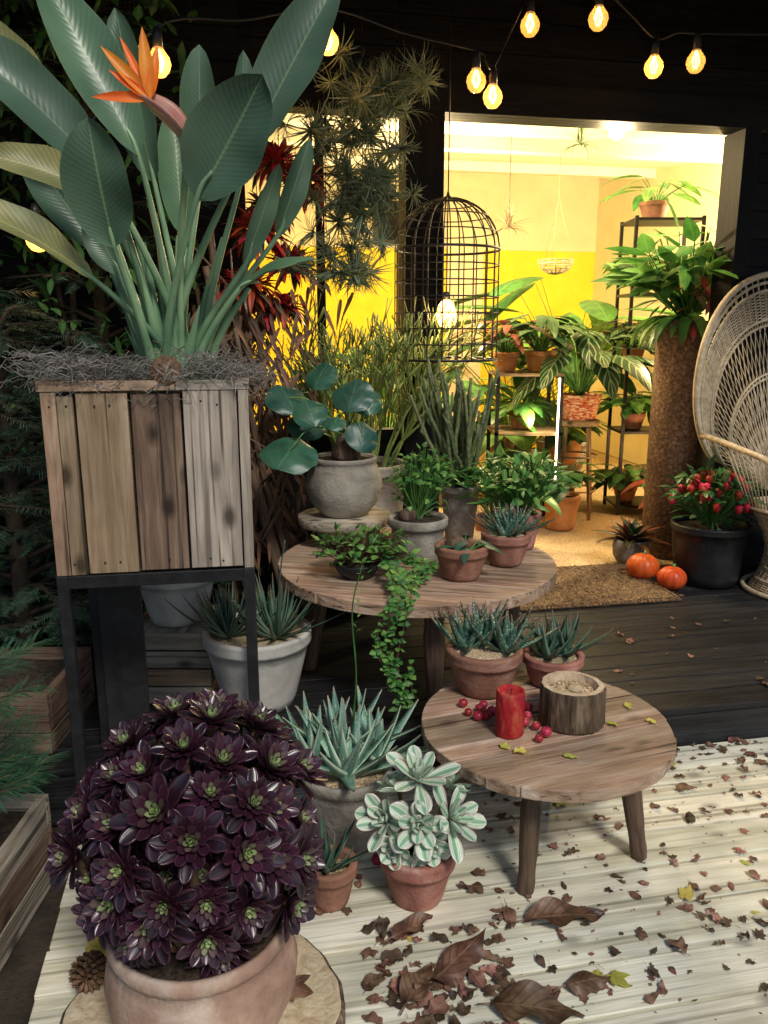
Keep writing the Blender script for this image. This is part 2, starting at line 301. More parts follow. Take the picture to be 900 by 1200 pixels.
g=MB(); n=40; xs=np.linspace(-60,60,n); V=[(x,y,-.06) for x in xs for y in xs]; g.add(V,gridf(n,n),0,True); g.build("ground",[ground])
d=MB(); v=-.010
i=0
while v>-3.4:
    w=.140
    segs=[(-.97,1.9+.3*(i%3)),(1.9+.3*(i%3)+.004,4.6)]
    for a,b_ in segs: hbox(d,a+ (0.004*(i%2)),b_,v-w,v,-.045,-.0008*(i%3))
    v-=w+.010; i+=1
hbox(d,-.95,4.5,-3.3,-.02,-.058,-.047,1)
d.build("timber_deck",[deck,twigm],bevel=.003)
d=MB(); v=.0; i=0
hbox(d,-2.6,4.6,.012,1.50,-.05,.125,0)
hbox(d,-2.6,4.6,.0,.011,-.05,.121,0)
while v<1.45:
    hbox(d,-2.6,4.6,v-.01 if i==0 else v,v+.118,.126,.150,0); v+=.124; i+=1
d.build("black_platform",[blackdeck],bevel=.003)

# house
d=MB(); v0,v1=1.55,1.67
def clad(u0,u1,z0,z1):
    z=z0
    while z<z1-.01:
        zz=min(z+.14,z1); hbox(d,u0,u1,v0+.001*R(),v1,z,zz-.005,0); z=zz
    hbox(d,u0+.001,u1-.001,v0+.012,v1-.003,z0+.002,z1-.008,0)
clad(-3.4,-.35,.0,3.3); clad(-.349,.399,.0,.95); clad(-.349,4.4,2.485,3.3); clad(2.19,4.4,.0,2.484)
hbox(d,.40,.585,v0-.05,v1,.0,2.484,0)
hbox(d,-.35,.399,v0-.02,v0+.06,.95,1.0,0); hbox(d,-.02,.02,v0+.02,v0+.05,1.001,2.484,0)
hbox(d,-.42,-.35,v0-.03,v1-.01,.2,2.6,0)
hbox(d,2.16,2.25,v0-.04,v1+.02,.151,2.484,0); hbox(d,.36,2.3,v0-.045,v0-.002,2.485,2.62,0)
v=.2
while v<1.54:
    hbox(d,-3.6,4.6,v,v+.135,3.02,3.05,0); v+=.14
hbox(d,-3.6,4.6,.14,.197,2.94,3.22,0)
for uu in (-1.6,-.2,1.3,2.9): hbox(d,uu,uu+.06,.2,1.54,2.95,3.018,0)
hbox(d,-3.6,4.6,.15,6.6,3.32,3.42,0)
hbox(d,-3.4,-3.3,1.68,6.5,0,3.3,0); hbox(d,4.3,4.4,1.68,6.5,0,3.3,0); hbox(d,-3.4,4.4,6.45,6.55,0,3.3,0)
hbox(d,-1.1,3.6,6.2,6.3,2.32,3.3,1); hbox(d,-1.1,3.6,6.2,6.3,.15,2.319,2)
hbox(d,-1.2,-1.1,1.68,6.3,.15,3.3,1); hbox(d,3.6,3.7,1.68,6.3,.15,3.3,1)
hbox(d,1.9,2.3,6.17,6.198,.15,2.9,1)
for k in range(22):
    a=1.68+k*.206; z=2.62+(a-1.68)*.11
    hbox(d,-1.1,3.6,a,a+.2,z+.0,z+.04,3)
for vv in (3.2,5.0): 
    z=2.62+(vv-1.68)*.11; hbox(d,-1.1,3.6,vv,vv+.1,z-.10,z-.002,3)
hbox(d,-1.1,3.6,1.675,6.2,.02,.145,4)
d.build("garden_shop_building",[blackwall,wall,yellow,ceilm,jute],bevel=0)
def quadslab(mb,pts,z0,z1,m):
    n=14; a,b,c,e=[np.asarray(p,float) for p in pts]; V=[]
    for i in range(n):
        for j in range(n):
            s,t=i/(n-1),j/(n-1); p=(a*(1-s)+b*s)*(1-t)+(e*(1-s)+c*s)*t; V.append((p[0],p[1],z1+.002*sin(9*s+5*t)))
    mb.add(V,gridf(n,n),m)
    p4=[(p[0],p[1],z0) for p in(a,b,c,e)]+[(p[0],p[1],z1) for p in(a,b,c,e)]
    mb.add(p4,[(0,1,5,4),(1,2,6,5),(2,3,7,6),(3,0,4,7)],m,False)
d=MB(); quadslab(d,[(.66,3.68,0),(1.50,3.84,0),(1.40,4.44,0),(.58,4.28,0)],.151,.172,0)
for k in range(700):
    s=R(); e=random.choice([0,1]); a=A_(.66,3.68,.17)*(1-e)+A_(.58,4.28,.17)*e; b_=A_(1.5,3.84,.17)*(1-e)+A_(1.4,4.44,.17)*e
    p=a*(1-s)+b_*s; q=p+A_(U(-.01,.01),(-.02 if e==0 else .02),-.008); tube(d,[p,q],.0015,3,0)
for k in range(1500):
    s,t_=R(),R(); p=(A_(.66,3.68,.172)*(1-s)+A_(1.5,3.84,.172)*s)*(1-t_)+(A_(.58,4.28,.172)*(1-s)+A_(1.4,4.44,.172)*s)*t_; a=U(0,6.28); tube(d,[p,p+A_(cos(a)*.02,sin(a)*.02,U(.002,.008))],.0016,3,0)
d.build("door_mat",[coir])

# lights
def plight(name,loc,pw,col,r=.05):
    l=bpy.data.lights.new(name,'POINT'); l.energy=pw; l.color=col; l.shadow_soft_size=r
    o=bpy.data.objects.new(name,l); o.location=loc; bpy.context.scene.collection.objects.link(o); return o
warm=(1,.60,.26); warm2=(1,.76,.40)
for i,(x,y,z,p) in enumerate([(.28,5.8,2.35,190),(2.68,6.05,2.3,230),(1.25,4.62,2.53,55)]):  # added lamps, kept out of view, to brighten the room and ceiling
    d=MB(); lathe(d,(x,y,z),[(.002,.045),(.03,.04),(.045,.0),(.035,-.03),(.002,-.045)],16,0); zc_=2.62+((y-2.46)*cos(ha)-x*sin(ha)-1.68)*.11; tube(d,[(x,y,z+.045),(x,y,zc_+.01)],.003,5,1)
    lathe(d,(x,y,z+.03),[(.02,.05),(.05,.03)],16,1,capb=False)
    d.build("added_hidden_lamp",[lampw,blackmetal])
    plight("added_room_light",(x,y,z-.09),p,warm2,.06)

# string lights
d=MB(); bl=[(-1.20,2.90,1.80),(-.77,3.0,2.38),(-.21,3.3,2.54),(.38,3.6,2.49),(.45,3.6,2.43),(.61,3.7,2.73),(.87,3.6,2.72),(1.17,3.8,2.60),(1.35,3.8,2.62),(1.9,3.9,2.66)]
wp=[]
for i,b_ in enumerate(bl):
    x,y,z=b_
    wp.append((x,y,z+.115))
    if i<len(bl)-1:
        q=bl[i+1]; wp.append(((x+q[0])/2,(y+q[1])/2,(z+q[2])/2+.115+(.0 if i==3 else .02)-.05*abs(q[0]-x)))
    lathe(d,b_,[(.002,-.043),(.02,-.038),(.034,-.022),(.041,.0),(.037,.02),(.022,.04),(.016,.052)],16,1,capb=False)
    lathe(d,b_,[(.017,.05),(.017,.09),(.01,.115)],10,0,capt=True)
    for k in range(6):
        a=k*pi/3; tube(d,[A_(x+.004*cos(a),y+.004*sin(a),z+.045),A_(x+.017*cos(a),y+.017*sin(a),z+.005),A_(x+.006*cos(a+.6),y+.006*sin(a+.6),z-.022)],.0016,4,2)
tube(d,cat(wp,6),.0045,5,0)
d.build("festoon_string_lights",[blackmetal,gl,filam])
for k,pw in((0,3),(1,3),(2,2.5),(4,1.2),(7,1.2)): x,y,z=bl[k]; plight("festoon_bulb_light",(x,y,z),pw,warm,.03)

# ------------------------------------------------ pots
def pot(mb,c,rt,rb,h,m=0,ms=1,rim=.03,rt2=None,n=40,belly=0,soild=.03):
    ex=rim*.22 if rt2 is None else rt2
    pr=[(rb*.9,0),(rb,.004)]
    hh=h-rim
    for k in range(1,6):
        t=k/6; pr.append((rb+(rt-rb)*t**.9+belly*sin(pi*t),hh*t))
    pr+=[(rt,hh),(rt+ex*.8,hh+.002),(rt+ex,hh+rim*.25),(rt+ex*.75,hh+rim*.5),(rt+ex,hh+rim*.72),(rt+ex,h-.004),(rt+ex-.004,h),(rt-.010,h),(rt-.014,h-.005),(rt-.014,h-soild)]
    lathe(mb,c,pr,n,m)
    rs=rt-.013
    rings=[]; k=7
    for i in range(k+1):
        rings.append((rs*(1-i/k)+.001,h-soild+.006*sin(pi*i/k)))
    lathe(mb,c,rings,24,ms,capb=False)
def aloe(mb,c,n,L,W,m,el0=15,el1=80,thick=None,bend=-.35,prof=P_aloe,k=3,rnd=None,jit=.15,seg=6,spread=.015):
    for i in range(n):
        t=i/max(1,n-1); a=i*2.39996+U(-jit,jit); el=radians(el0+(el1-el0)*t+U(-6,6)); d_=A_(cos(a)*cos(el),sin(a)*cos(el),sin(el))
        l=L*(1-.35*t)*U(.85,1.1)
        up=A_(-cos(a)*sin(el),-sin(a)*sin(el),cos(el))
        leaf(mb,np.asarray(c)+A_(cos(a),sin(a),0)*spread*(1-t),d_,up,l,W*U(.85,1.1),prof,bend*U(.5,1.4),.25,seg,k,m,thick if thick is not None else W*.35)
def gravelbits(mb,c,r,n,m,s=.004):
    for i in range(n):
        a=U(0,2*pi); q=r*sqrt(R()); p=A_(c[0]+q*cos(a),c[1]+q*sin(a),c[2]+s*.3); z=s*U(.6,1.4)
        v=np.array([[1,0,0],[-1,0,0],[0,1,0],[0,-1,0],[0,0,.8],[0,0,-.8]])*z*np.array([U(.7,1.3),U(.7,1.3),1])
        mb.add(v+p,[(0,2,4),(2,1,4),(1,3,4),(3,0,4),(2,0,5),(1,2,5),(3,1,5),(0,3,5)],m,False)
def bush(mb,c,rad,n,L,W,m,ms=None,base=None,prof=P_heart,k=3,seg=4,bend=.6,cup=-.2,up=.6):
    c=np.asarray(c,float); rad=np.asarray(rad,float)*np.ones(3)
    b0=c-A_(0,0,rad[2]) if base is None else np.asarray(base,float)
    for i in range(n):
        v=nrm(rng.normal(size=3)); v[2]=abs(v[2])*1. if R()<.75 else v[2]
        p=c+v*rad*U(.3,1.1)**.7
        a=nrm(A_(v[0],v[1],up*U(-.4,.8))+rng.normal(size=3)*.35)
        leaf(mb,p,a,nrm(A_(0,0,1)+v*.5+rng.normal(size=3)*.25),L*U(.55,1.25),W*U(.7,1.15),prof,bend*U(.3,1.5),cup,seg,k,m)
        if ms is not None: 
            mid=(b0+p)/2+A_(v[0]*rad[0]*.15,v[1]*rad[1]*.15,rad[2]*.2); tube(mb,[b0+rng.normal(size=3)*.006*A_(1,1,0),mid,p],.0013+L*.012,4,ms,cap=False)
def arch(mb,c,n,SL,L,W,m,ms,prof=P_lance,el=(35,80),k=3,seg=6,bend=.9,sr=.004,cup=-.15,wave=0):
    for i in range(n):
        a=i*2.4+U(-.3,.3); e=radians(U(*el)); d_=A_(cos(a)*cos(e),sin(a)*cos(e),sin(e)); l=SL*U(.65,1.1)
        p0=np.asarray(c,float)+A_(cos(a),sin(a),0)*.01; p1=p0+d_*l*.6; p2=p0+d_*l*.95+A_(cos(a),sin(a),-.3)*l*.1
        tube(mb,cat([p0,p1,p2],3),[sr*1.3,sr*.7],5,ms,cap=False)
        dd=nrm(A_(cos(a),sin(a),U(-.3,.35)))
        leaf(mb,p2,dd,A_(0,0,1),L*U(.75,1.15),W*U(.8,1.15),prof,bend*U(.5,1.3),cup,seg,k,m,wave=wave)

# ------------------------------------------------ log slab + aeonium
def irr(a,am=.05,seed=0): return 1+am*np.sin(a*2+seed)+am*.6*np.sin(a*3+1+seed)+am*.3*np.sin(a*9+seed*2)+am*.18*np.sin(a*23)
d=MB(); lathe(d,(-.40,1.43,.001),[(.295,0),(.305,.01),(.305,.04),(.296,.049)],96,1,rf=lambda a:irr(a,.035)); 
lathe(d,(-.40,1.43,.001),[(.296,.0492),(.2,.050),(.1,.050),(.002,.050)],96,0,rf=lambda a:irr(a,.035),capb=False)
d.build("log_slice",[woodin,bark])
d=MB(); c=A_(-.375,1.40,.052)
lathe(d,c,[(.12,0),(.125,.004),(.165,.06),(.190,.12),(.195,.17),(.185,.225),(.174,.245),(.182,.25),(.186,.262),(.184,.28),(.178,.284),(.168,.28),(.165,.26)],56,0)
lathe(d,c,[(.166,.265),(.1,.275),(.002,.275)],30,1,capb=False)
ros=[]
for q in range(3):
    t=MB(); n=34
    for i in range(n):
        f=i/(n-1); a=i*2.39996; el=radians(80-(76-8*q)*f**.7+U(-5,5)); dd=A_(cos(a)*cos(el),sin(a)*cos(el),sin(el)); up=A_(-cos(a)*sin(el),-sin(a)*sin(el),cos(el))
        leaf(t,A_(cos(a)*.07*f,sin(a)*.07*f,.08-.12*f),dd,up,(.20+.80*f**.85),(.17+.25*f),P_obov,-.25 if f<.8 else .15,.22,8,5,0,thick=-.03,ring=f,rnd=R())
    ros.append(t.freeze())
cc=A_(-.375,1.42,.53)
pts=[]
N=70
for i in range(N):
    z=1-1.80*(i+.5)/N; r=sqrt(1-z*z); a=i*2.39996; pts.append(A_(r*cos(a),r*sin(a),z))
for v in pts:
    v=nrm(v+rng.normal(size=3)*.07); rad=A_(.225,.22,.225)*U(.84,1.07); p=cc+v*rad
    ax=nrm(v+A_(0,-.28,.45)); u=nrm(np.cross(ax,rng.normal(size=3))); w=np.cross(ax,u); s=U(.055,.084)
    d.inst(random.choice(ros),np.stack([u,w,ax],1)*s,p,dm=2)
    b0=c+A_(v[0]*.08,v[1]*.08,.27); tube(d,cat([b0,(b0+p)/2+v*.02,p],3),[.011,.008],6,3,cap=False)
for v in pts[::2]:
    v=nrm(v+rng.normal(size=3)*.3); p=cc+v*.15; ax=nrm(v+A_(0,0,.4)); u=nrm(np.cross(ax,rng.normal(size=3))); w=np.cross(ax,u)
    d.inst(random.choice(ros),np.stack([u,w,ax],1)*.07,p,dm=2)
d.build("potted_aeonium",[terra2,soil,aeo,stem])
d=MB(); c=A_(-.665,1.53,.085)
for i in range(90):
    f=i/89; a=i*2.39996; r=.03*sin(pi*(.12+.85*f))**.7; ax=A_(cos(a),.0,sin(a)); p=c+A_(r*.5*cos(a),(f-.5)*.08,r*.5*sin(a))
    leaf(d,p,nrm(ax+A_(0,-.7,0)),A_(0,1,0),r*.9+.006,.017,P_spoon,-.5,.3,3,3,0,thick=-.002)
d.build("pine_cone",[cone])

# ------------------------------------------------ crate planter, stand, bird of paradise
d=MB(); x0,x1,y0,y1=-.865,-.352,2.03,2.43
def hb(mb,a,b,m): a=np.array(a,float);b=np.array(b,float); box(mb,(a+b)/2,b-a,0,m)
t=.03
zt,zb=.835,.865
for (xa,ya,zz) in((x0,y0,0.0),(x1-t,y0,0.0),(x0,y1-t,.151),(x1-t,y1-t,.151)): hb(d,(xa,ya,zz),(xa+t,ya+t,zb),0)
for a,b in(((x0+t,y0,zt-.005),(x1-t,y0+t,zb)),((x0+t,y1-t,zt-.005),(x1-t,y1,zb)),((x0,y0+t,zt-.005),(x0+t,y1-t,zb)),((x1-t,y0+t,zt-.005),(x1,y1-t,zb))): hb(d,a,b,0)
hb(d,(x0+.03,y1-.05,.16),(x0+.16,y1-.031,.83),0)
PV=(x1,y0,radians(9.5),.045)
rotobj(d.build("metal_plant_stand",[blackmetal],bevel=.002),*PV)
d=MB(); z0,z1=.867,1.345
xs=[x0,x0+.083,x0+.215,x0+.345,x1-.026]
ms=[0,0,1,2]
for i in range(4): 
    xa,xb=xs[i]+.003,xs[i+1]-.004
    if i==0:
        hb(d,(xa,y0,z0),(xa+.036,y0+.022,z1),0); hb(d,(xa+.038,y0+.001,z0),(xb,y0+.023,z1-.012),0)
    else: hb(d,(xa,y0+.003*(i%3),z0+.002*i),(xb,y0+.022+.003*(i%3),z1-.004*(i%3)),ms[i])
hb(d,(x1-.026,y0-.002,z0),(x1,y0+.022,z1),2)
for i in range(4): hb(d,(x0+.13*i+.002,y1-.022,z0),(min(x0+.13*(i+1)-.002,x1),y1,z1),ms[i])
for i in range(3):
    ya=y0+.028+i*.117; hb(d,(x0,ya,z0),(x0+.022,ya+.114,z1),ms[i]); hb(d,(x1-.022,ya,z0),(x1,ya+.114,z1),ms[2-i])
hb(d,(x0-.004,y0-.004,z1+.001),(x0+.33,y0+.026,z1+.026),0); hb(d,(x0+.332,y0-.003,z1+.001),(x1+.004,y0+.026,z1+.025),2); hb(d,(x0-.004,y1-.026,z1+.001),(x1+.004,y1+.004,z1+.026),2)
hb(d,(x0-.004,y0+.027,z1+.001),(x0+.026,y1-.027,z1+.026),0); hb(d,(x1-.026,y0+.027,z1+.001),(x1+.004,y1-.027,z1+.026),2)
hb(d,(x0+.024,y0+.03,z0+.001),(x1-.024,y1-.024,z1-.01),3)
for i in range(4):
    for zz in(z0+.03,z1-.035):
        xx=(xs[i]+xs[i+1])/2
        for q in((-.02,.02) if R()<.7 else (.01,)): lathe(d,(xx+q+U(-.006,.006),y0-.0005,zz+U(-.008,.008)),[(.003,0),(.0025,.0015),(.0005,.002)],8,4,M=np.array([[1,0,0],[0,0,-1],[0,1,0]]),capb=False)
rotobj(d.build("wooden_crate_planter",[W1,W2,W3,soil,blackmetal],bevel=.004),*PV)
d=MB()
for i in range(620):
    e=R()*4; 
    if e<2.2: p=A_(U(x0,x1),y0+U(0,.10),z1+.02)
    elif e<3: p=A_(x0+U(0,.08),U(y0,y1),z1+.02)
    elif e<3.6: p=A_(x1-U(0,.08),U(y0,y1),z1+.02)
    else: p=A_(U(x0,x1),U(y0,y1),z1+.0)
    if e<3.6: p[2]+=U(0,.045)*(.5+abs(sin(p[0]*17)))
    a=U(0,2*pi); P=[p]; 
    for k in range(9):
        a+=U(-1.1,1.1); p=p+A_(cos(a)*.015,sin(a)*.015,U(-.012,.013)); P.append(p)
    if R()<.3 : P[-1]=P[-1]+A_(0,-.008,-.02)
    tube(d,P,.0012,3,0,cap=False)
rotobj(d.build("spanish_moss",[moss]),*PV)
# bird of paradise
d=MB(); base=A_(-.585,2.24,1.30)
specs=[((-.33,2.1,1.93),(-.12,2.15,2.30),.145,(0,-1,.35),0,.15),
((-.45,2.03,1.80),(-.28,1.98,2.05),.19,(.15,-1,.2),0,-.35),
((-.645,2.0,1.69),(-.66,1.93,1.95),.155,(0,-1,.15),0,.35),
((-.70,2.1,1.88),(-.99,2.0,2.16),.15,(.3,-1,.6),0,.45),
((-.63,2.2,1.93),(-.86,2.25,2.36),.15,(.4,-1,.3),0,.3),
((-.50,2.35,1.93),(-.49,2.33,2.22),.10,(0,-1,.1),0,.2),
((-.39,2.3,1.88),(-.365,2.28,2.19),.075,(.5,-1,.1),0,.2),
((-.72,2.05,1.62),(-1.02,1.9,1.80),.11,(.0,-.8,1),1,.5),
((-.70,2.05,1.82),(-.92,1.98,1.89),.10,(0,-1,.6),1,.6),
((-.70,2.2,1.64),(-.77,2.2,1.79),.09,(0,-1,.2),0,.2),
((-.375,2.15,1.60),(-.17,2.08,1.665),.055,(0,-.6,1),0,.5),
((-.37,2.2,1.66),(-.27,2.18,1.90),.06,(.6,-1,0),0,.1),
((-.62,2.3,1.88),(-.70,2.33,2.30),.12,(-.2,-1,.1),0,.2),
((-.86,2.25,2.0),(-1.06,2.3,2.28),.13,(.2,-1,.5),1,.5),
((-.56,2.33,1.75),(-.58,2.38,2.08),.11,(.3,-1,.1),0,.2),
((-.78,2.3,1.7),(-1.0,2.4,1.98),.13,(.2,-1,.4),0,.4),
((-.30,2.35,1.75),(-.21,2.38,2.0),.07,(.6,-1,.1),0,.2)]
for at,tp,w,nr,yl,bd in specs:
    at=A_(*at);tp=A_(*tp); b0=base+A_(U(-.07,.09),U(-.05,.05),0); md=(b0*.55+at*.45)+A_((b0[0]-at[0])*.12,0,.02)
    tube(d,cat([b0,md,at,at+(tp-at)*.25],5),[.017,.012,.008,.006,.003],8,2)
    dr=tp-at; L_=np.linalg.norm(dr); up=nrm(A_(*nr)); 
    B=basis(dr,up); dd=nrm(B[:,1]+B[:,2]*bd*.5)
    leaf(d,at,dd,up,L_*1.04,w,P_paddle,bd,.42,16,9,yl,wave=.05)
for i in range(14):
    a=U(-.9,.9); b0=base+A_(a*.08,U(-.05,.06),0); tp=b0+A_(a*.22+U(-.03,.03),U(-.1,.1),U(.3,.52)); tube(d,cat([b0,(b0+tp)/2+A_(-a*.02,0,.02),tp],5),[.02,.013,.006],8,2)
for i in range(12):
    a=i*2*pi/12+.3; leaf(d,base+A_(cos(a)*.06,sin(a)*.05,0),A_(cos(a)*.25,sin(a)*.2,1),A_(-cos(a),-sin(a),0),U(.2,.38),.06,P_aloe,.1,.9,6,5,2)
tube(d,cat([base+A_(.03,-.03,0),(-.52,2.12,1.65),(-.465,2.02,1.9),(-.47,2.0,1.935)],6),[.01,.009,.008],8,2)
leaf(d,(-.455,2.0,1.925),(-.75,-.05,.75),(.6,-.5,.6),.17,.05,P_lance,.25,1.3,9,7,4,thick=.014)
for tp,w in(((-.545,1.99,2.165),.032),((-.515,2.0,2.13),.026),((-.635,1.97,2.12),.03),((-.665,1.97,2.015),.026),((-.60,2.0,2.15),.02),((-.62,1.97,2.07),.022)):
    b0=A_(-.535,1.99,2.01); dr=A_(*tp)-b0; leaf(d,b0,dr,(.2,-1,.2),np.linalg.norm(dr),w,P_lance,.15,.5,6,5,3)
lathe(d,(-.555,2.05,1.395),[(.037,-.01),(.04,0),(.036,.008),(.002,.01)],18,5,M=np.array([[1,0,0],[0,.3,-.95],[0,.95,.3]]))
d.build("bird_of_paradise_plant",[bopl,bopy,bops,orange,spathe,cone])

# ------------------------------------------------ foreground pots
d=MB(); c=A_(-.11,2.13,.0); lathe(d,c,[(.08,0),(.083,.004),(.115,.1),(.126,.18),(.127,.2),(.133,.203),(.135,.225),(.131,.236),(.12,.236),(.115,.21)],44,0); lathe(d,c,[(.116,.215),(.06,.222),(.002,.222)],24,1,capb=False)
gravelbits(d,c+A_(0,0,.22),.11,160,1)
for ox,oy,n,L_ in((-.0,-.04,20,.25),(-.10,.03,14,.23),(.08,.04,15,.24),(-.02,.09,12,.26)): aloe(d,c+A_(ox,oy,.235),n,L_,.050,2,12,82,bend=-.25)
tube(d,cat([c+A_(0,.02,.25),c+A_(.03,0,.5),c+A_(.02,0,.72),c+A_(.05,0,.86)],5),[.003,.002],5,3)
for i in range(14): a=i*2.4; leaf(d,c+A_(.03+i*.0015,0,.66+i*.014),(cos(a),sin(a),.5),(0,0,1),.02,.008,P_lance,.2,.3,3,3,3)
for i in range(5): a=i*1.3; leaf(d,c+A_(.05,0,.86),(cos(a),sin(a)*.6,.6),(0,0,1),.035,.012,P_lance,.8,.3,4,3,3)
d.build("potted_blue_aloe",[greyclay,gravel,aloeb,green])

d=MB(); c=A_(.09,1.87,.0); pot(d,c,.094,.066,.155,0,1,.045)
def rosette(mb,c,ax,n,L_,W_,m,thick=-.006,r0=.1):
    ax=nrm(ax); u=nrm(np.cross(ax,A_(.3,.9,.1))); w=np.cross(ax,u)
    for i in range(n):
        f=i/(n-1); a=i*2.39996+U(-.15,.15); el=radians(82-68*f**.8+U(-8,8)); rd=u*cos(a)+w*sin(a); dd=rd*cos(el)+ax*sin(el); up=-rd*sin(el)+ax*cos(el)
        leaf(mb,c+rd*L_*.08*f-ax*L_*.12*f,dd,up,L_*(.35+.65*f**.7)*U(.88,1.1),W_*(.5+.5*f),P_obov,.3*f-.2,.3,8,7,m,thick,ring=f)
for (ox,oy,oz,ax,s) in((.0,.01,.37,(.05,-.35,1),.112),(-.085,-.03,.27,(-.5,-.7,.7),.09),(.085,-.03,.28,(.6,-.6,.7),.10),(.0,-.07,.285,(0,-1,.6),.085),(-.05,.06,.31,(-.5,.4,1),.08),(.08,.06,.32,(.5,.5,1),.08),(0.03,-.06,.22,(.3,-1,.2),.07),(-.06,-.06,.21,(-.5,-1,.2),.06)):
    p=c+A_(ox,oy,oz-.02); rosette(d,p,A_(*ax),15,s,.048,2); tube(d,cat([c+A_(ox*.3,oy*.3,.13),c+A_(ox*.7,oy*.7,.2),p],3),.006,6,3,cap=False)
d.build("potted_variegated_succulent",[terra,soil,sunb,stem])

d=MB(); c=A_(-.143,1.85,.0); pot(d,c,.066,.047,.125,0,1,.035); gravelbits(d,c+A_(0,0,.098),.052,90,1)
aloe(d,c+A_(-.01,0,.10),17,.16,.026,2,25,85)
d.build("small_potted_aloe",[terra,gravel,aloed])

d=MB(); c=A_(-.46,2.72,.151); pot(d,c,.185,.125,.29,0,1,.05); gravelbits(d,c+A_(0,0,.262),.165,200,1,.005)
aloe(d,c+A_(.07,-.03,.265),56,.27,.026,2,20,85,jit=.4); aloe(d,c+A_(-.10,-.02,.265),50,.25,.024,2,20,85,jit=.4)
tube(d,cat([c+A_(.07,0,.3),c+A_(.09,0,.5),c+A_(.11,0,.62)],4),[.004,.002],5,2)
d.build("potted_dark_agave",[palepot,gravel,aloed])
d=MB()
for i in range(4): hb(d,(-.93,2.70,.152+i*.07),(-.63,2.715,.215+i*.07),i%3); 
for i in range(4): hb(d,(-.93,3.0,.152+i*.07),(-.63,3.015,.215+i*.07),i%3)
for xx in(-.93,-.645): 
    for i in range(4): hb(d,(xx,2.717,.152+i*.07),(xx+.015,2.998,.215+i*.07),(i+1)%3)
hb(d,(-.915,2.716,.40),(-.646,2.998,.422),0)
d.build("wooden_box_crate",[W3,W1,W3],bevel=.003)
d=MB(); pot(d,A_(-.78,2.86,.423),.14,.10,.2,0,1,.04); bush(d,(-.78,2.86,.70),(.12,.12,.1),60,.07,.03,2,None,None,P_lance)
d.build("pale_flower_pot",[palepot,soil,greend])

# ------------------------------------------------ tables
def plankdisc(mb,c,Rr,th,w,rot,m):
    ux=A_(cos(rot),sin(rot),0); uy=A_(-sin(rot),cos(rot),0); y=-Rr+.001
    while y<Rr-.005:
        y2=min(y+w*U(.75,1.25),Rr-.001)
        if Rr-y2<w*.4: y2=Rr-.001
        r_=Rr+U(-.003,.003)
        ys=np.linspace(y+.0016,y2-.0016,9); xr=np.sqrt(np.maximum(r_*r_-ys*ys,1e-5))
        P=[(x,yy) for x,yy in zip(xr,ys)]+[(-x,yy) for x,yy in zip(xr[::-1],ys[::-1])]
        n=len(P); o=A_(U(0,40),U(0,40),U(0,40)); dz=U(-.002,.0012)
        P=np.array(P); top=np.c_[P,np.full(n,dz)]; bot=np.c_[P,np.full(n,-th)]
        Lc=np.concatenate([top,bot]); Wd=Lc[:,:1]*ux+Lc[:,1:2]*uy+Lc[:,2:]*A_(0,0,1)+c
        f=[tuple(range(n)),tuple(range(2*n-1,n-1,-1))]+[(i,n+i,n+(i+1)%n,(i+1)%n) for i in range(n)]
        mb.add(Wd,f,m,False,Lc+o); y=y2
def table(name,c,Rr,H_,th,legs,z0,rl,w,rot):
    d=MB(); c=A_(*c); plankdisc(d,c+A_(0,0,H_),Rr,th,w,rot,0)
    box(d,c+A_(0,0,H_-th-.014),(Rr*1.5,.06,.025),rot+pi/2,1); 
    ux=A_(cos(rot),sin(rot),0)
    for q in(-.45,.45): box(d,c+ux*Rr*q+A_(0,0,H_-th-.0145),(.05,Rr*1.35,.026),rot,1)
    for a,ra,rb in legs:
        p=c+A_(cos(a)*ra,sin(a)*ra,H_-th-.001); q=c+A_(cos(a)*rb,sin(a)*rb,z0+.001)
        P=[p+(q-p)*k/20 for k in range(21)]
        tube(d,P,[rl,rl,rl*1.02,rl*.86,rl*1.0,rl*.98,rl*.94,rl*.9,rl*.88,rl*.8,rl*.76,rl*.84,rl*.72],14,1)
    d.build(name,[tabw,legw],bevel=.003)
table("round_wooden_table",(.47,2.13,0),.36,.38,.034,[(-1.9,.20,.26),(-.35,.23,.29),(1.3,.2,.27),(2.75,.2,.27)],0,.03,.075,.35)
table("round_wooden_table",(.13,3.06,.0),.55,.60,.045,[(-1.42,.33,.37),(3.25,.38,.44),(.15,.38,.42),(1.7,.35,.4)],.15,.04,.10,-.2)

# low table items
zt=.3815
def aloe_pot(name,c,rt,rb,h,n,L_,W_,mp,ma,offs=((0,0),),rim=.04,ms=None,el=(12,80)):
    d=MB(); pot(d,A_(*c),rt,rb,h,0,1,rim,soild=.015); gravelbits(d,A_(c[0],c[1],c[2]+h-.013),rt-.02,int(rt*1600),1)
    for ox,oy in offs: aloe(d,A_(c[0]+ox,c[1]+oy,c[2]+h-.014),n,L_,W_,2,*el)
    d.build(name,[mp,gravel,ma])
aloe_pot("potted_zebra_aloe",(.315,2.34,zt),.112,.078,.145,17,.19,.038,terra,zebra,((-.055,.02),(.065,-.005),(.0,.06)),el=(18,84))
aloe_pot("potted_zebra_aloe",(.545,2.395,zt),.092,.07,.10,16,.18,.034,terra,aloed,((-.02,.0),(.04,.03)),rim=.03,el=(18,84))
d=MB(); c=A_(.355,2.06,zt+.001); lathe(d,c,[(.039,0),(.041,.004),(.041,.06),(.0405,.125),(.038,.131),(.034,.131),(.03,.122),(.002,.119)],48,0,rf=lambda a:irr(a,.012)); tube(d,[c+A_(0,0,.118),c+A_(.001,0,.131),c+A_(.004,0,.136)],.0012,5,1)
d.build("red_pillar_candle",[candlem,blackmetal])
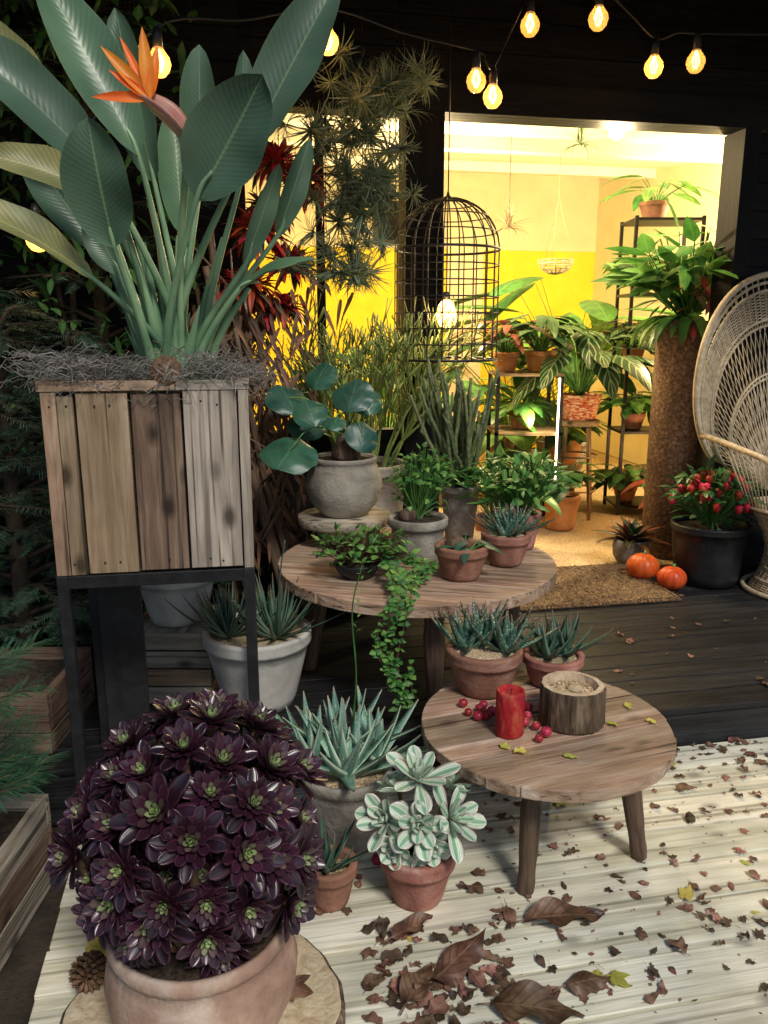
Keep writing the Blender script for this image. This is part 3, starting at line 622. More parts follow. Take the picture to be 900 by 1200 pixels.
d=MB(); c=A_(.545,2.13,zt+.001); rf=lambda a:irr(a,.02,2)+.012*np.sin(a*17)+.01*np.sin(a*41)
lathe(d,c,[(.088,0),(.092,.006),(.09,.06),(.09,.112),(.086,.118)],110,1,rf=rf); lathe(d,c,[(.086,.1182),(.07,.119)],110,0,rf=rf,capb=False); lathe(d,c,[(.0702,.119),(.066,.105),(.064,.095)],60,0,capb=False)
lathe(d,c,[(.066,.098),(.03,.101),(.002,.101)],30,2,capb=False); gravelbits(d,c+A_(0,0,.1),.06,160,2,.004); lathe(d,c+A_(0.005,-.005,.1),[(.022,0),(.022,.009),(.002,.009)],20,0)
d.build("log_candle_holder",[woodin,bark,gravel,blackmetal])
d=MB()
bp=[(.24,2.22),(.25,2.165),(.285,2.19),(.30,2.14),(.32,2.17),(.275,2.135),(.405,2.10),(.42,2.14),(.435,2.08),(.455,2.04),(.43,2.01),(.40,2.16),(.30,2.21),(.35,2.155),(.43,2.19)]
for x,y in bp:
    r=U(.012,.017); lathe(d,(x,y,zt+r*.9),[(.002,-r*.88),(r*.6,-r*.78),(r*.95,-r*.3),(r,.1*r),(r*.8,r*.6),(r*.35,r*.85),(.001,r*.72)],14,0)
    tube(d,[(x,y,zt+r*1.6),(x+.004,y,zt+r*2.2)],.0008,4,1)
d.build("red_crab_apples",[berry,stem])
d=MB()
lathe(d,(-.02,2.0,.017),[(.002,-.015),(.012,-.012),(.017,0),(.012,.012),(.001,.014)],14,0); lathe(d,(.03,2.04,.017),[(.002,-.015),(.012,-.012),(.017,0),(.012,.012),(.001,.014)],14,0)
d.build("fallen_crab_apple",[berry])

# fallen leaves
tm=[]
for q in range(8):
    t=MB()
    if q<5: leaf(t,(0,-.5,0),(0,1,.05*(q%4)),(0,0,1),1,.5+.09*q,[P_lance,P_heart,P_paddle,P_round,P_heart][q],U(-.4,.6),U(-.6,.6),8,5,0,wave=.16)
    else:
        for a,l in((0,1),(.75,.85),(-.8,.8),(1.6,.5),(-1.7,.55)): leaf(t,(0,-.2,0),(sin(a),cos(a),.1),(0,0,1),l*.7*U(.85,1.15),.4*l,P_lance,U(-.3,.5),U(-.3,.5),4,3,0,wave=.1)
    tube(t,[(0,-.5,0),(.03,-.75,.02)],.012,3,0,cap=False)
    tm.append(t.freeze())
d=MB()
def drop(x,y,z,s,dm=0,tt=None,tilt=.22):
    a=U(0,6.28); ax=nrm(A_(U(-tilt,tilt),U(-tilt,tilt),random.choice([1,1,-1]))); u=nrm(np.cross(ax,A_(cos(a),sin(a),0))); w=np.cross(ax,u)
    t=tt or random.choice(tm); Mx=np.stack([u*U(.75,1.1),w,ax*U(.5,1.2)],1)*s; mz=(t.cV@Mx.T)[:,2].min(); d.inst(t,Mx,(x,y,z-mz+.001),dm=dm,mixr=1)
for i in range(760):
    q=R()
    if q<.42: uu=U(.3,3.2); vv=-abs(random.gauss(0,.2))-.01
    elif q<.70: uu=U(-.1,2.4); vv=U(-1.5,-.15)
    else: uu=U(-.2,1.8); vv=-.85+random.gauss(0,.24)
    vv=min(vv,-.02); vv=max(vv,-3)
    p=H(uu,vv,0)
    if p[0]<.22 and p[1]>1.75: continue
    drop(p[0],p[1],0,U(.012,.045)*(1 if R()<.9 else 1.6),dm=1 if R()<.025 else 0)
for i in range(700):
    p=H(U(.0,3.),-abs(random.gauss(.1,.7)),0)
    if p[0]<.2: continue
    drop(p[0],p[1],0,U(.005,.013),tt=tm[0])
for i in range(60):
    p=H(U(.3,2.6),U(.03,1.2),.151); drop(p[0],p[1],.151,U(.015,.05))
for x,y,z in((.82,1.87,0),(.55,1.58,0),(.57,2.3,0)): drop(x,y,z,.07,1,tm[5])
for x,y in((.66,2.11),(.37,1.95),(.50,1.93),(.74,2.22),(.78,2.12),(.33,1.98)): drop(x,y,zt,U(.03,.055),1,tilt=.1)
drop(-.68,1.62,.052,.10,1,tm[5]); drop(-.2,1.50,.052,.09,0,tm[5]); drop(-.5,1.25,.052,.06)
for i in range(110): drop(U(-.04,.30),U(1.42,1.75),0,U(.015,.06)) 
for i in range(30): drop(U(-.35,-.05),U(1.72,2.0),0,U(.02,.045)) 
d.build("fallen_leaves",[fallen,yleaf])
d=MB(); 
for x,y,a,L_,w,cu,be in((.36,1.76,.15,.22,.085,.35,.25),(.11,1.56,.75,.20,.085,-.3,-.2),(.24,1.50,-.1,.21,.10,.25,.3),(.42,1.55,.25,.12,.06,-.4,.2),(.02,1.70,.5,.12,.055,.4,-.2),(.05,1.50,1.1,.13,.07,.2,.2)):
    leaf(d,(x,y,.018),(cos(a),sin(a),.06),(U(-.15,.15),U(-.15,.15),1),L_,w,P_lance,be,cu,16,9,0,wave=.16); tube(d,[(x,y,.018),(x-cos(a)*.03,y-sin(a)*.03,.012)],.002,5,0)
d.build("large_dry_leaves",[fallenb])

# ------------------------------------------------ upper table items
zu=.6018
d=MB(); c=A_(-.17,3.33,zu); lathe(d,c+A_(0,0,.085),[(.195,0),(.20,.005),(.20,.032),(.195,.036),(.002,.036)],60,0,rf=lambda a:irr(a,.012))
for a in(.3,2.4,4.5): lathe(d,c+A_(cos(a)*.13,sin(a)*.13,0),[(.028,0),(.03,.005),(.03,.0848)],16,0)
d.build("round_plant_riser",[W3])
d=MB(); c=A_(-.17,3.33,zu+.122); lathe(d,c,[(.09,0),(.1,.005),(.145,.06),(.163,.12),(.160,.165),(.142,.21),(.132,.225),(.137,.23),(.14,.245),(.134,.25),(.122,.248),(.12,.22)],48,0)
lathe(d,c,[(.121,.235),(.06,.238),(.002,.238)],24,1,capb=False)
lathe(d,c+A_(.01,0,.23),[(.05,0),(.062,.02),(.06,.05),(.042,.085),(.02,.11),(.008,.125)],20,3,rf=lambda a:irr(a,.03))
for x,y,z,r in((-.385,3.2,1.02,.115),(-.13,3.28,1.24,.085),(-.30,3.25,1.17,.07),(-.40,3.35,1.22,.09),(-.085,3.24,1.07,.07),(-.27,3.38,1.31,.07),(-.2,3.22,1.13,.045),(-.07,3.4,1.2,.065),(-.33,3.42,1.1,.08)):
    ctr=A_(x,y,z); b0=c+A_(.01,0,.34); nn=nrm(A_(U(-.45,.45),-.75,U(.3,1.0))); dr=nrm(np.cross(nn,A_(1,0,0))+A_(U(-.5,.5),0,0)); dr=nrm(dr-nn*dr.dot(nn))
    tube(d,cat([b0,(b0+ctr)/2+A_((ctr[0]-b0[0])*.1,0,.06),ctr-nn*.004],5),[.004,.0025],5,4,cap=False)
    leaf(d,ctr-dr*r,dr,nn,r*2,r*2.1,P_round,.35,-.22,12,9,2,wave=.04)
d.build("potted_round_leaf_caudex_plant",[greyclay,soil,teal,bark,green])
d=MB(); c=A_(.135,3.08,zu); lathe(d,c,[(.085,0),(.088,.004),(.098,.05),(.104,.1),(.107,.13),(.116,.132),(.12,.14),(.12,.165),(.116,.170),(.104,.168),(.1,.15)],44,0); lathe(d,c,[(.101,.158),(.002,.162)],24,1,capb=False)
lathe(d,c+A_(-.04,-.02,.15),[(.02,0),(.034,.02),(.03,.045),(.01,.06),(.002,.062)],16,4)
bush(d,c+A_(.02,.04,.30),(.13,.11,.14),230,.034,.028,2,3,base=c+A_(0,0,.16)); d.build("potted_green_foliage_plant",[greyclay,soil,green,green,bark])
d=MB(); c=A_(.285,2.82,zu); pot(d,c,.092,.066,.125,0,1,.035)
lathe(d,c+A_(-.02,0,.1),[(.035,0),(.045,.02),(.035,.045),(.012,.06),(.002,.06)],16,3); arch(d,c+A_(.02,0,.1),8,.06,.085,.055,2,4,P_heart,(30,75),bend=.6); d.build("small_potted_caudex_plant",[terra,soil,teal,bark,green])
aloe_pot("potted_speckled_aloe",(.475,3.0,zu),.09,.062,.125,24,.17,.03,terra,zebra,((0,0),(.03,.03)),rim=.035,el=(15,85))
d=MB(); c=A_(.56,3.24,zu); pot(d,c,.09,.07,.15,0,1,.03); bush(d,c+A_(.0,0,.27),(.21,.16,.13),300,.055,.036,2,3,base=c+A_(0,0,.13)); d.build("potted_leafy_herb",[terra,soil,green,green])
d=MB(); c=A_(.33,3.38,zu); pot(d,c,.082,.06,.24,0,1,.03); bush(d,c+A_(0,0,.27),(.10,.10,.06),110,.04,.03,2,None)
def twiggy(mb,p,dr,L_,r,depth,m,sp=.35):
    q=p+dr*L_; mid=(p+q)/2+rng.normal(size=3)*L_*.05
    tube(mb,[p,mid,q],[r,r*.85],5,m,cap=depth==0)
    if depth>0:
        for k in range(random.choice([2,2,3])): twiggy(mb,q,nrm(dr+rng.normal(size=3)*sp+A_(0,0,.25)),L_*U(.65,.95),r*.8,depth-1,m,sp)
for i in range(42):
    a=U(0,6.28); r=U(0,.07); p=c+A_(cos(a)*r,sin(a)*r,.2); h=U(.3,.58); s=A_(U(-.42,.28),U(-.2,.2),1)
    P=[p+s*h*k/7+rng.normal(size=3)*.004 for k in range(8)]; tube(d,P,[.009,.01,.009,.006],7,3)
    if R()<.5: q=P[4]; tube(d,[q,q+A_(U(-.03,.03),0,.03),q+A_(U(-.04,.04),0,U(.1,.18))],[.006,.008,.005],6,3)
    for k in range(2,8):
        for w in range(3): aa=U(0,6.28); leaf(d,P[k]+A_(0,0,U(-.03,.03)),(cos(aa),sin(aa),.6),(0,0,1),.018,.007,P_lance,.2,0,2,3,4)
d.build("potted_euphorbia_cactus",[greyclay,soil,green,euph,greend])
d=MB(); c=A_(-.10,2.83,zu); lathe(d,c,[(.05,0),(.055,.003),(.078,.03),(.088,.055),(.084,.058),(.076,.045)],32,0); lathe(d,c,[(.077,.047),(.002,.05)],20,1,capb=False)
bush(d,c+A_(.02,0,.10),(.19,.12,.09),260,.034,.032,2,3,base=c+A_(0,0,.04))
for s in range(8):
    if s<4:
        P=cat([c+A_(.10,-.05,.08),A_(.03+.02*s,2.6,.655),A_(.02+.02*s,2.49,.60),A_(-.03+.025*s,2.47,.47-.02*s),A_(.03+.02*s,2.46,.36-.03*s),A_(.03+.02*s,2.47,.24 if s==1 else .32+.03*s)],7)
    else:
        P=cat([c+A_(.05,-.02,.09),c+A_(.13+.02*s,-.06,.07),c+A_(.12+.015*s,-.12,.03),c+A_(.08+.01*s,-.18,.02)],6)
    tube(d,P,.0013,4,3,cap=False)
    for p in P[::1]:
        for w in range(2): aa=U(0,6.28); leaf(d,p+rng.normal(size=3)*.006,(cos(aa),sin(aa)-.3,U(-.3,.3)),A_(0,-.7,.8),U(.018,.034),U(.018,.03),P_heart,.4,-.1,4,3,2)
d.build("trailing_ivy_plant",[blackpot,soil,green,stem])
d=MB(); c=A_(-.08,3.80,.151); pot(d,c,.185,.13,.72,0,1,.05)
for i in range(32):
    a=U(0,6.28); twiggy(d,c+A_(cos(a)*.10,sin(a)*.05,.68),nrm(A_(cos(a)*.5,sin(a)*.25,1)),U(.14,.25),.007,4,2,.36)
d.build("potted_pencil_cactus_shrub",[greyclay,soil,pencil])
# air plants hanging
AT=MB()
for i in range(46):
    a=i*2.4; e=U(-.3,1.3); dd=A_(cos(a)*cos(e),sin(a)*cos(e),sin(e)); leaf(AT,(0,0,0),dd,A_(0,0,1) if e<1 else A_(cos(a),sin(a),0),U(.7,1.1),.062,P_blade,U(.3,1.9),.5,6,3,0)
AT.freeze()
d=MB()
for i in range(110):
    if i<76: p=A_(-.09+random.gauss(0,.12),3.62+U(-.12,.12),U(1.98,2.62))
    else: p=A_(-.17+random.gauss(0,.10),3.6+U(-.1,.1),U(1.72,2.05))
    ax=nrm(rng.normal(size=3)+A_(0,-.3,-.1)); u=nrm(np.cross(ax,rng.normal(size=3))); w=np.cross(ax,u); d.inst(AT,np.stack([u,w,ax],1)*U(.08,.16),p)
for x in(-.25,-.09,.05): tube(d,[(x,3.62,1.9),(x,3.62,3.0)],.002,4,1)
d.build("hanging_air_plants",[airm,blackmetal])
d=MB()
for x,y,z,s in((-.45,3.62,2.2,.17),(-.36,3.68,2.1,.15),(-.55,3.55,1.90,.17),(-.42,3.65,1.75,.16),(-.58,3.55,1.68,.17),(-.50,3.7,2.0,.13),(-.47,3.6,1.55,.14)):
    for q in range(3): aloe(d,(x+U(-.05,.05),y+U(-.04,.04),z+U(-.05,.05)),26,s,.034,0 if q<2 else 1,-30,80,thick=.002,bend=.9,prof=P_lance)
for i in range(700): 
    p=A_(-.58+random.gauss(0,.13),3.58+U(-.12,.12),U(.5,1.7)); leaf(d,p,nrm(A_(U(-1,1),U(-.6,0),-1.2)),A_(0,-1,.3),U(.06,.18),.022,P_blade,.3,.4,4,3,2)
tube(d,[(-.45,3.66,1.7),(-.45,3.66,3.0)],.002,4,3); tube(d,[(-.55,3.66,1.2),(-.55,3.66,3.0)],.002,4,3)
d.build("hanging_red_bromeliads",[redl,redleaf,brown,blackmetal])
d=MB()
for a,b_,r in(((-.74,3.45,1.75),(-.42,3.5,.152),.03),((-.80,3.5,1.45),(-.58,3.5,.152),.035),((-.62,3.4,1.5),(-.36,3.56,.152),.02),((-.72,3.48,1.9),(-.70,3.6,.152),.028)):
    a=A_(*a);b_=A_(*b_); tube(d,cat([b_,(a+b_)/2+A_(U(-.04,.04),0,0),a],6),[r,r*.8,r*.5],8,0)
    for k in range(5): p=b_+(a-b_)*U(.3,.95); tube(d,[p,p+A_(U(-.1,.1),-.05,U(.05,.15)),p+A_(U(-.2,.2),-.08,U(.1,.3))],[.008,.003],5,0)
d.build("driftwood_branches",[legw])
# bird cage lantern: round, domed
d=MB(); cx,cy=.285,3.76; W_=.235; zb,zm=1.36,1.84
nb_=22
for k in range(nb_):
    a=k*2*pi/nb_
    P=[(cx+W_*cos(a),cy+W_*sin(a),zb),(cx+W_*cos(a),cy+W_*sin(a),zm)]+[(cx+W_*cos(q)*cos(a),cy+W_*cos(q)*sin(a),zm+W_*.95*sin(q)) for q in np.linspace(.1,pi/2-.06,9)]
    tube(d,P,.0032,5,0,cap=False)
for z in np.arange(zb,zm+.01,.069):
    tube(d,[(cx+W_*cos(a),cy+W_*sin(a),z) for a in np.linspace(0,2*pi,40)],.0032 if zb+.01<z<zm-.02 else .006,5,0,cap=False)
for q in(.35,.7,1.05,1.35): tube(d,[(cx+W_*cos(q)*cos(a),cy+W_*cos(q)*sin(a),zm+W_*.95*sin(q)) for a in np.linspace(0,2*pi,36)],.003,5,0,cap=False)
for k in range(-4,5): 
    h_=sqrt(max(0,1-(k/5)**2))*W_; tube(d,[(cx+W_*k/5,cy-h_,zb),(cx+W_*k/5,cy+h_,zb)],.003,5,0)
lathe(d,(cx,cy,zm+W_*.95-.004),[(.02,-.004),(.022,.004),(.008,.014),(.004,.03)],14,0)
tube(d,[(cx,cy,zm+W_*.95),(cx,cy,3.0)],.003,5,0); tube(d,[(cx,cy,1.64),(cx,cy,zm+W_*.95)],.003,5,0)
lathe(d,(cx,cy,1.56),[(.002,-.06),(.03,-.05),(.044,-.02),(.046,.01),(.034,.045),(.018,.065)],18,1,capb=False); lathe(d,(cx,cy,1.62),[(.018,0),(.018,.04),(.003,.042)],12,0)
d.build("wire_bird_cage_lantern",[blackmetal,bulbglow]); plight("cage_bulb_light",(cx,cy-.06,1.56),9,warm,.04)

# ------------------------------------------------ peacock chair
d=MB(); C=A_(2.15,4.12,0); yaw=radians(14); ux=A_(cos(yaw),sin(yaw),0); uy=A_(-sin(yaw),cos(yaw),0)
def Ch(x,y,z): return C+ux*x+uy*y+A_(0,0,z)
zc=1.22; RX,RZ=.50,.56
def fan(a,s):
    th=a; throat=A_(0,0,.62); rim=A_(RX*sin(th),0,zc+RZ*cos(th) if cos(th)>0 else zc+RZ*.95*cos(th))
    p=throat*(1-s)+rim*s; return Ch(p[0],.10+.18*(s)-.10*(p[0]/RX)**2,p[2])
amax=2.45
for s,r in((1.0,.017),(.965,.008),(.93,.008),(.80,.007),(.775,.007),(.56,.006),(.54,.006)):
    tube(d,[fan(a,s) for a in np.linspace(-amax,amax,60)],r,7,0)
for k in range(61):
    a=-amax+2*amax*k/60
    tube(d,[fan(a,s) for s in np.linspace(.78,1,4)],.0022,4,0)
for k in range(60):
    a0=-amax+2*amax*k/59
    for sg in(-1,1):
        P=[fan(np.clip(a0+sg*(s-.15)*.55,-amax,amax),s) for s in np.linspace(.15,.79,12)]; tube(d,P,.0024,4,0)
for k in range(30):
    a0=-amax+2*amax*k/29; tube(d,[fan(a0,s) for s in(.93,.965,1.0)],.004,4,0); tube(d,[fan(a0,s) for s in np.linspace(.1,.56,6)],.004,4,0)
for k in range(20):
    s=.80+.13*k/19; tube(d,[fan(a,s+.003*sin(a*60+k*pi)) for a in np.linspace(-amax,amax,80)],.0024,4,0)
def base_r(z): t=(z-.15)/.45; return .25-.085*sin(pi*min(1,t*1.0))+.03*t
for z in np.linspace(.165,.58,40):
    r=base_r(z); tube(d,[Ch(r*cos(a),-.12+r*.9*sin(a),z) for a in np.linspace(0,2*pi,40)],.0045 if int(z*100)%7 else .009,5,0,cap=False)
for k in range(36):
    a=k*2*pi/36; tube(d,[Ch(base_r(z)*cos(a+(z-.15)*1.2),-.12+base_r(z)*.9*sin(a+(z-.15)*1.2),z) for z in np.linspace(.152,.59,8)],.005,4,0)
for r in np.linspace(.02,.30,26): tube(d,[Ch(r*cos(a),-.12+r*.9*sin(a),.60) for a in np.linspace(0,2*pi,36)],.006,5,0,cap=False)
tube(d,[Ch(.27*cos(a),-.12+.26*sin(a),.165) for a in np.linspace(0,2*pi,40)],.014,6,0,cap=False)
for sg in(-1,1):
    tube(d,cat([fan(sg*2.1,1.0),Ch(sg*.42,-.05,.92),Ch(sg*.38,-.30,.86),Ch(sg*.30,-.34,.70),Ch(sg*.27,-.28,.60)],6),.016,7,0)
    for k in range(12):
        t_=k/11; tube(d,[Ch(sg*(.42-.08*t_),.0-.32*t_,.90-.04*t_),Ch(sg*.28,-.02-.24*t_,.61)],.004,4,0)
d.build("wicker_peacock_chair",[wicker])

# ------------------------------------------------ right side door plants
d=MB(); cc_=(1.76,4.74,.151); lathe(d,cc_,[(.165,0),(.17,.004),(.17,1.38),(.165,1.39),(.15,1.39),(.145,1.36)],40,0); lathe(d,cc_,[(.147,1.36),(.002,1.37)],20,1,capb=False)
c=A_(1.76,4.74,1.52)
bush(d,c+A_(0,0,.25),(.32,.2,.28),120,.22,.09,2,3,base=c,prof=P_lance,seg=5); bush(d,c+A_(.05,-.05,.12),(.3,.2,.12),40,.15,.05,4,None,prof=P_lance); 
for i in range(26): a=U(2.2,4.8); leaf(d,c+A_(U(-.05,.05),0,.02),(cos(a),sin(a),.6),(0,0,1),U(.25,.45),.07,P_lance,2.,.1,8,3,2 if R()<.85 else 4)
for i in range(5): a=2.6+i*.35; leaf(d,c+A_(0,0,.1),(cos(a),sin(a)*.6,.75),(0,-.5,1),U(.5,.62),.13,P_paddle,.9,.15,10,5,3)
d.build("plant_column",[cork,soil,green,green,redleaf])
d=MB(); c=A_(1.76,4.17,.151); pot(d,c,.195,.16,.33,0,1,.04)
bush(d,c+A_(0,0,.46),(.24,.2,.17),240,.07,.05,2,3,base=c+A_(0,0,.3),prof=P_heart)
for i in range(34):
    v=nrm(rng.normal(size=3)); v[2]=abs(v[2]); v[1]=-abs(v[1]); p=c+A_(0,0,.44)+v*A_(.22,.19,.17)
    lathe(d,p,[(.001,-.035),(.012,-.028),(.02,-.008),(.018,.008),(.006,.016),(.001,.017)],8,4,rf=lambda a:1+.12*np.cos(a*5))
d.build("potted_lantern_plant",[blackpot,soil,greend,green,redl])
d=MB(); c=A_(1.44,4.48,.151); lathe(d,c,[(.06,0),(.07,.003),(.1,.06),(.105,.11),(.095,.155),(.088,.155),(.086,.13)],30,0); lathe(d,c,[(.087,.14),(.002,.145)],20,1,capb=False); aloe(d,c+A_(0,0,.14),30,.24,.055,2,5,80,thick=.003,bend=.7,prof=P_lance); d.build("potted_bromeliad",[greyclay,soil,redleaf])
for x,y,r in((1.42,4.19,.088),(1.52,4.02,.075)):
    d=MB(); pr=[(r*sin(t)*(1.0)+.001,r*.84-r*.84*cos(t)*(1.0) ) for t in np.linspace(0.15,pi-.12,14)]; pr.append((.004,r*1.52))
    lathe(d,(x,y,.152),pr,60,0,rf=lambda a:1-.05*np.abs(np.cos(a*5))**6); tube(d,[(x,y,.152+r*1.5),(x+.004,y,.152+r*1.7),(x+.012,y,.152+r*1.85)],[.010,.006,.007],7,1)
    d.build("orange_pumpkin",[pumpm,green])
d=MB(); hbox(d,2.42,2.62,1.52,1.548,1.9,2.2,0); hbox(d,2.44,2.60,1.515,1.519,1.92,2.18,1); d.build("framed_wall_sign",[W2,stem])

# ------------------------------------------------ interior furniture & plants
d=MB()
for x in(.74,1.16):
    for y in(5.3,5.7): hb(d,(x,y,.15),(x+.025,y+.025,1.19),0)
for z in(.45,.8,1.19): hb(d,(.74,5.3,z),(1.185,5.725,z+.02),1)
hb(d,(1.15,5.28,.5),(1.158,5.299,1.18),2)
d.build("display_cabinet",[blackmetal,W1,lampw]); plight("cabinet_light",(1.0,5.22,.95),10,warm2,.05)
def pplant(name,c,rt,rb,h,mp,kind,ml,*a,**k):
    d=MB(); c=A_(*c); pot(d,c,rt,rb,h,0,1,.03,belly=k.pop('belly',0)); t=c+A_(0,0,h-.02)
    if kind=='arch': arch(d,t,*a[:4],2,3,**k)
    elif kind=='bush': bush(d,t+A_(0,0,a[0][2]*.8),a[0],a[1],a[2],a[3],2,3,base=t,**k)
    elif kind=='aloe': aloe(d,t,a[0],a[1],a[2],2,**k)
    d.build(name,[mp,soil,ml,green])
pplant("potted_croton",(.82,5.45,1.212),.085,.06,.13,orangepot,'arch',redleaf,34,.26,.2,.10,prof=P_heart)
pplant("potted_croton",(1.05,5.45,1.212),.10,.07,.14,orangepot,'arch',greend,40,.28,.24,.12,prof=P_heart)
pplant("potted_fern",(.95,5.5,.822),.08,.06,.12,terra,'arch',green,26,.12,.2,.08)
pplant("potted_trailing_fern",(.9,5.5,.472),.08,.06,.12,orangepot,'arch',green,26,.12,.2,.08)
pplant("potted_philodendron",(.66,4.62,.15),.12,.09,.26,terra,'arch',green,26,.36,.22,.15,prof=P_heart,k=5,seg=7,el=(45,85))
pplant("potted_striped_alocasia",(1.40,5.75,.86),.15,.12,.18,redpat,'arch',striped,30,.50,.46,.26,prof=P_heart,k=5,seg=8,bend=1.)
d=MB(); c=A_(1.40,5.75,.15); lathe(d,c,[(.15,.67),(.155,.68),(.155,.705),(.002,.706)],30,0)
for a in(.5,2.1,3.7,5.2): tube(d,[c+A_(cos(a)*.11,sin(a)*.11,.67),c+A_(cos(a)*.17,sin(a)*.17,.0)],.014,7,0)
for z in(.2,.45): tube(d,[c+A_(.15*cos(a),.15*sin(a),z) for a in np.linspace(0,2*pi,24)],.007,5,0,cap=False)
d.build("wooden_plant_stool",[W1])
d=MB(); c=A_(1.42,6.3,.15); lathe(d,c,[(.15,.26),(.16,.27),(.16,.295),(.002,.296)],30,0)
for a in(.5,2.1,3.7,5.2): tube(d,[c+A_(cos(a)*.1,sin(a)*.1,.26),c+A_(cos(a)*.14,sin(a)*.14,.0)],.018,7,0)
d.build("wooden_plant_stool",[W1])
pplant("potted_peace_lily",(1.42,6.3,.447),.14,.10,.2,orangepot,'arch',greend,30,.24,.26,.11,belly=.02)
pplant("potted_monstera",(1.02,6.3,.15),.2,.15,.3,terra,'arch',green,26,.65,.36,.28,prof=P_heart,k=5,seg=8)
pplant("potted_palm",(.45,6.2,.15),.2,.15,.3,greyclay,'arch',green,26,.9,.45,.12,k=3,seg=7)
pplant("potted_fig",(.0,5.2,.15),.18,.14,.4,terra,'bush',green,(.35,.35,.5),140,.16,.09)
pplant("potted_banana_plant",(1.55,6.9,.15),.22,.16,.4,greyclay,'arch',green,18,1.4,.85,.30,prof=P_paddle,k=5,seg=10,el=(55,85),bend=.8)
pplant("potted_tropical_plant",(1.1,6.9,.15),.2,.16,.5,terra,'arch',greend,40,1.05,.40,.20,k=3,seg=7)
pplant("potted_croton",(1.95,5.2,.15),.13,.10,.22,orangepot,'arch',redleaf,26,.28,.22,.10,prof=P_heart)
pplant("potted_rubber_plant",(1.22,5.35,.15),.12,.09,.24,orangepot,'arch',greend,26,.26,.2,.11,k=3)
d=MB(); sx0,sx1,sy0,sy1=1.72,2.18,5.75,6.1
for x in(sx0,sx1):
    for y in(sy0,sy1): hb(d,(x,y,.151),(x+.022,y+.022,2.25),0)
for z in(.2,.75,1.25,1.72,2.22): hb(d,(sx0+.001,sy0+.001,z),(sx1+.02,sy1+.02,z+.018),0)
d.build("metal_plant_shelf",[blackmetal])
for x,z,mt,ml in((1.83,.22,orangepot,greend),(2.06,.22,terra,redleaf),(1.85,.77,terra,green),(2.05,.77,redpat,greend),(1.82,1.27,orangepot,striped),(2.05,1.27,terra,redleaf),(1.84,1.74,terra,green),(2.08,1.74,orangepot,redleaf)):
    pplant("shelf_potted_plant",(x,5.93,z),.085,.06,.12,mt,'arch',ml,38,.19,.22,.095)
d=MB(); c=A_(1.9,5.93,2.24); pot(d,c,.1,.07,.12,0,1,.03); arch(d,c+A_(0,0,.1),14,.2,.3,.10,2,3,P_lance); d.build("shelf_potted_plant",[terra,soil,green,green])
d=MB(); c=A_(2.02,5.6,.15); lathe(d,c,[(.08,0),(.08,.02),(.05,.05),(.12,.12),(.14,.24),(.10,.34),(.002,.36)],28,0); lathe(d,c+A_(0,0,.36),[(.02,0),(.03,.03),(.02,.06),(.002,.065)],16,1); d.build("orange_floor_lamp",[orangepot,lampw]); plight("floor_lamp_light",(1.95,5.5,.62),9,warm,.04)
d=MB(); c=A_(1.30,6.3,2.0); 
for k in range(14): a=k*2*pi/14; tube(d,[c+A_(.13*cos(a)*sin(q),.13*sin(a)*sin(q),-.1*cos(q)) for q in np.linspace(.05,pi/2,6)],.006,4,0)
for q in(.5,.9,1.3,1.57): tube(d,[c+A_(.13*cos(a)*sin(q),.13*sin(a)*sin(q),-.1*cos(q)) for a in np.linspace(0,2*pi,24)],.005,4,0,cap=False)
for a in(0,2.1,4.2): tube(d,[c+A_(.13*cos(a),.13*sin(a),0),c+A_(0,0,.45),c+A_(0,0,.86)],.002,4,0)
d.build("hanging_wire_basket",[wicker])
d=MB(); d.inst(AT,np.eye(3)*.17,(1.12,4.9,2.52)); tube(d,[(1.12,4.9,2.52),(1.12,4.9,2.68)],.002,4,1); d.build("ceiling_air_plant",[airm,blackmetal])
d=MB(); d.inst(AT,np.eye(3)*.18,(.83,5.6,2.15)); tube(d,[(.83,5.6,2.15),(.83,5.6,2.78)],.002,4,1); d.build("hanging_dried_plant",[wicker,blackmetal])
d=MB(); hbox(d,1.1,1.75,6.15,6.198,2.35,2.78,0); hbox(d,1.15,1.70,6.145,6.149,2.4,2.73,1); d.build("framed_picture",[blackmetal,blackwall])

# ------------------------------------------------ conifers at left
tw=MB()
for i in range(44):
    f=i/43; a=(i%2)*pi+U(-.7,.7); p=A_(0,f,0); leaf(tw,p,(cos(a),.75,sin(a)*.5),(0,0,1),.2*(1-.4*f),.024,P_blade,.1,0,1,2,0)
tube(tw,[(0,0,0),(0,1,0)],[.012,.004],3,1,cap=False); tw.freeze()
def conifer(name,x,y,h,rb,z0,mt,nb=34,lo=.0,tws=.17,ntw=11,s=0):
    d=MB(); tube(d,[(x,y,-.06),(x,y,h*.5),(x,y,h)],[.05,.03,.008],8,1)
    for i in range(nb):
        f=i/nb; z=lo+(h-lo)*f+U(-.03,.03); L_=rb*(1-f*.8)*U(.75,1.1); a=i*2.4+U(-.3,.3); tip=A_(x+cos(a)*L_,y+sin(a)*L_,z-.12*L_+.1); b0=A_(x,y,z); P=cat([b0,(b0+tip)/2+A_(0,0,.05),tip],4)
        tube(d,P,[.012,.004],5,1,cap=False)
        for k in range(ntw):
            g=U(.15,1); p=b0+(tip-b0)*g; p[2]+=.05*sin(pi*g); sd=random.choice([-1,1]); aa=a+sd*U(.3,1.2); dr=nrm(A_(cos(aa),sin(aa),U(-.35,.25))); B=basis(dr,A_(0,0,1)+rng.normal(size=3)*.2)
            d.inst(tw,B*tws*U(.7,1.3),p)
    d.build(name,[mt,twigm])
conifer("fir_tree",-1.36,2.85,1.5,.52,0,needle,60,.35,.15,15)
conifer("fir_tree",-2.0,3.1,3.6,.85,0,needle,60,.3,.24,12)
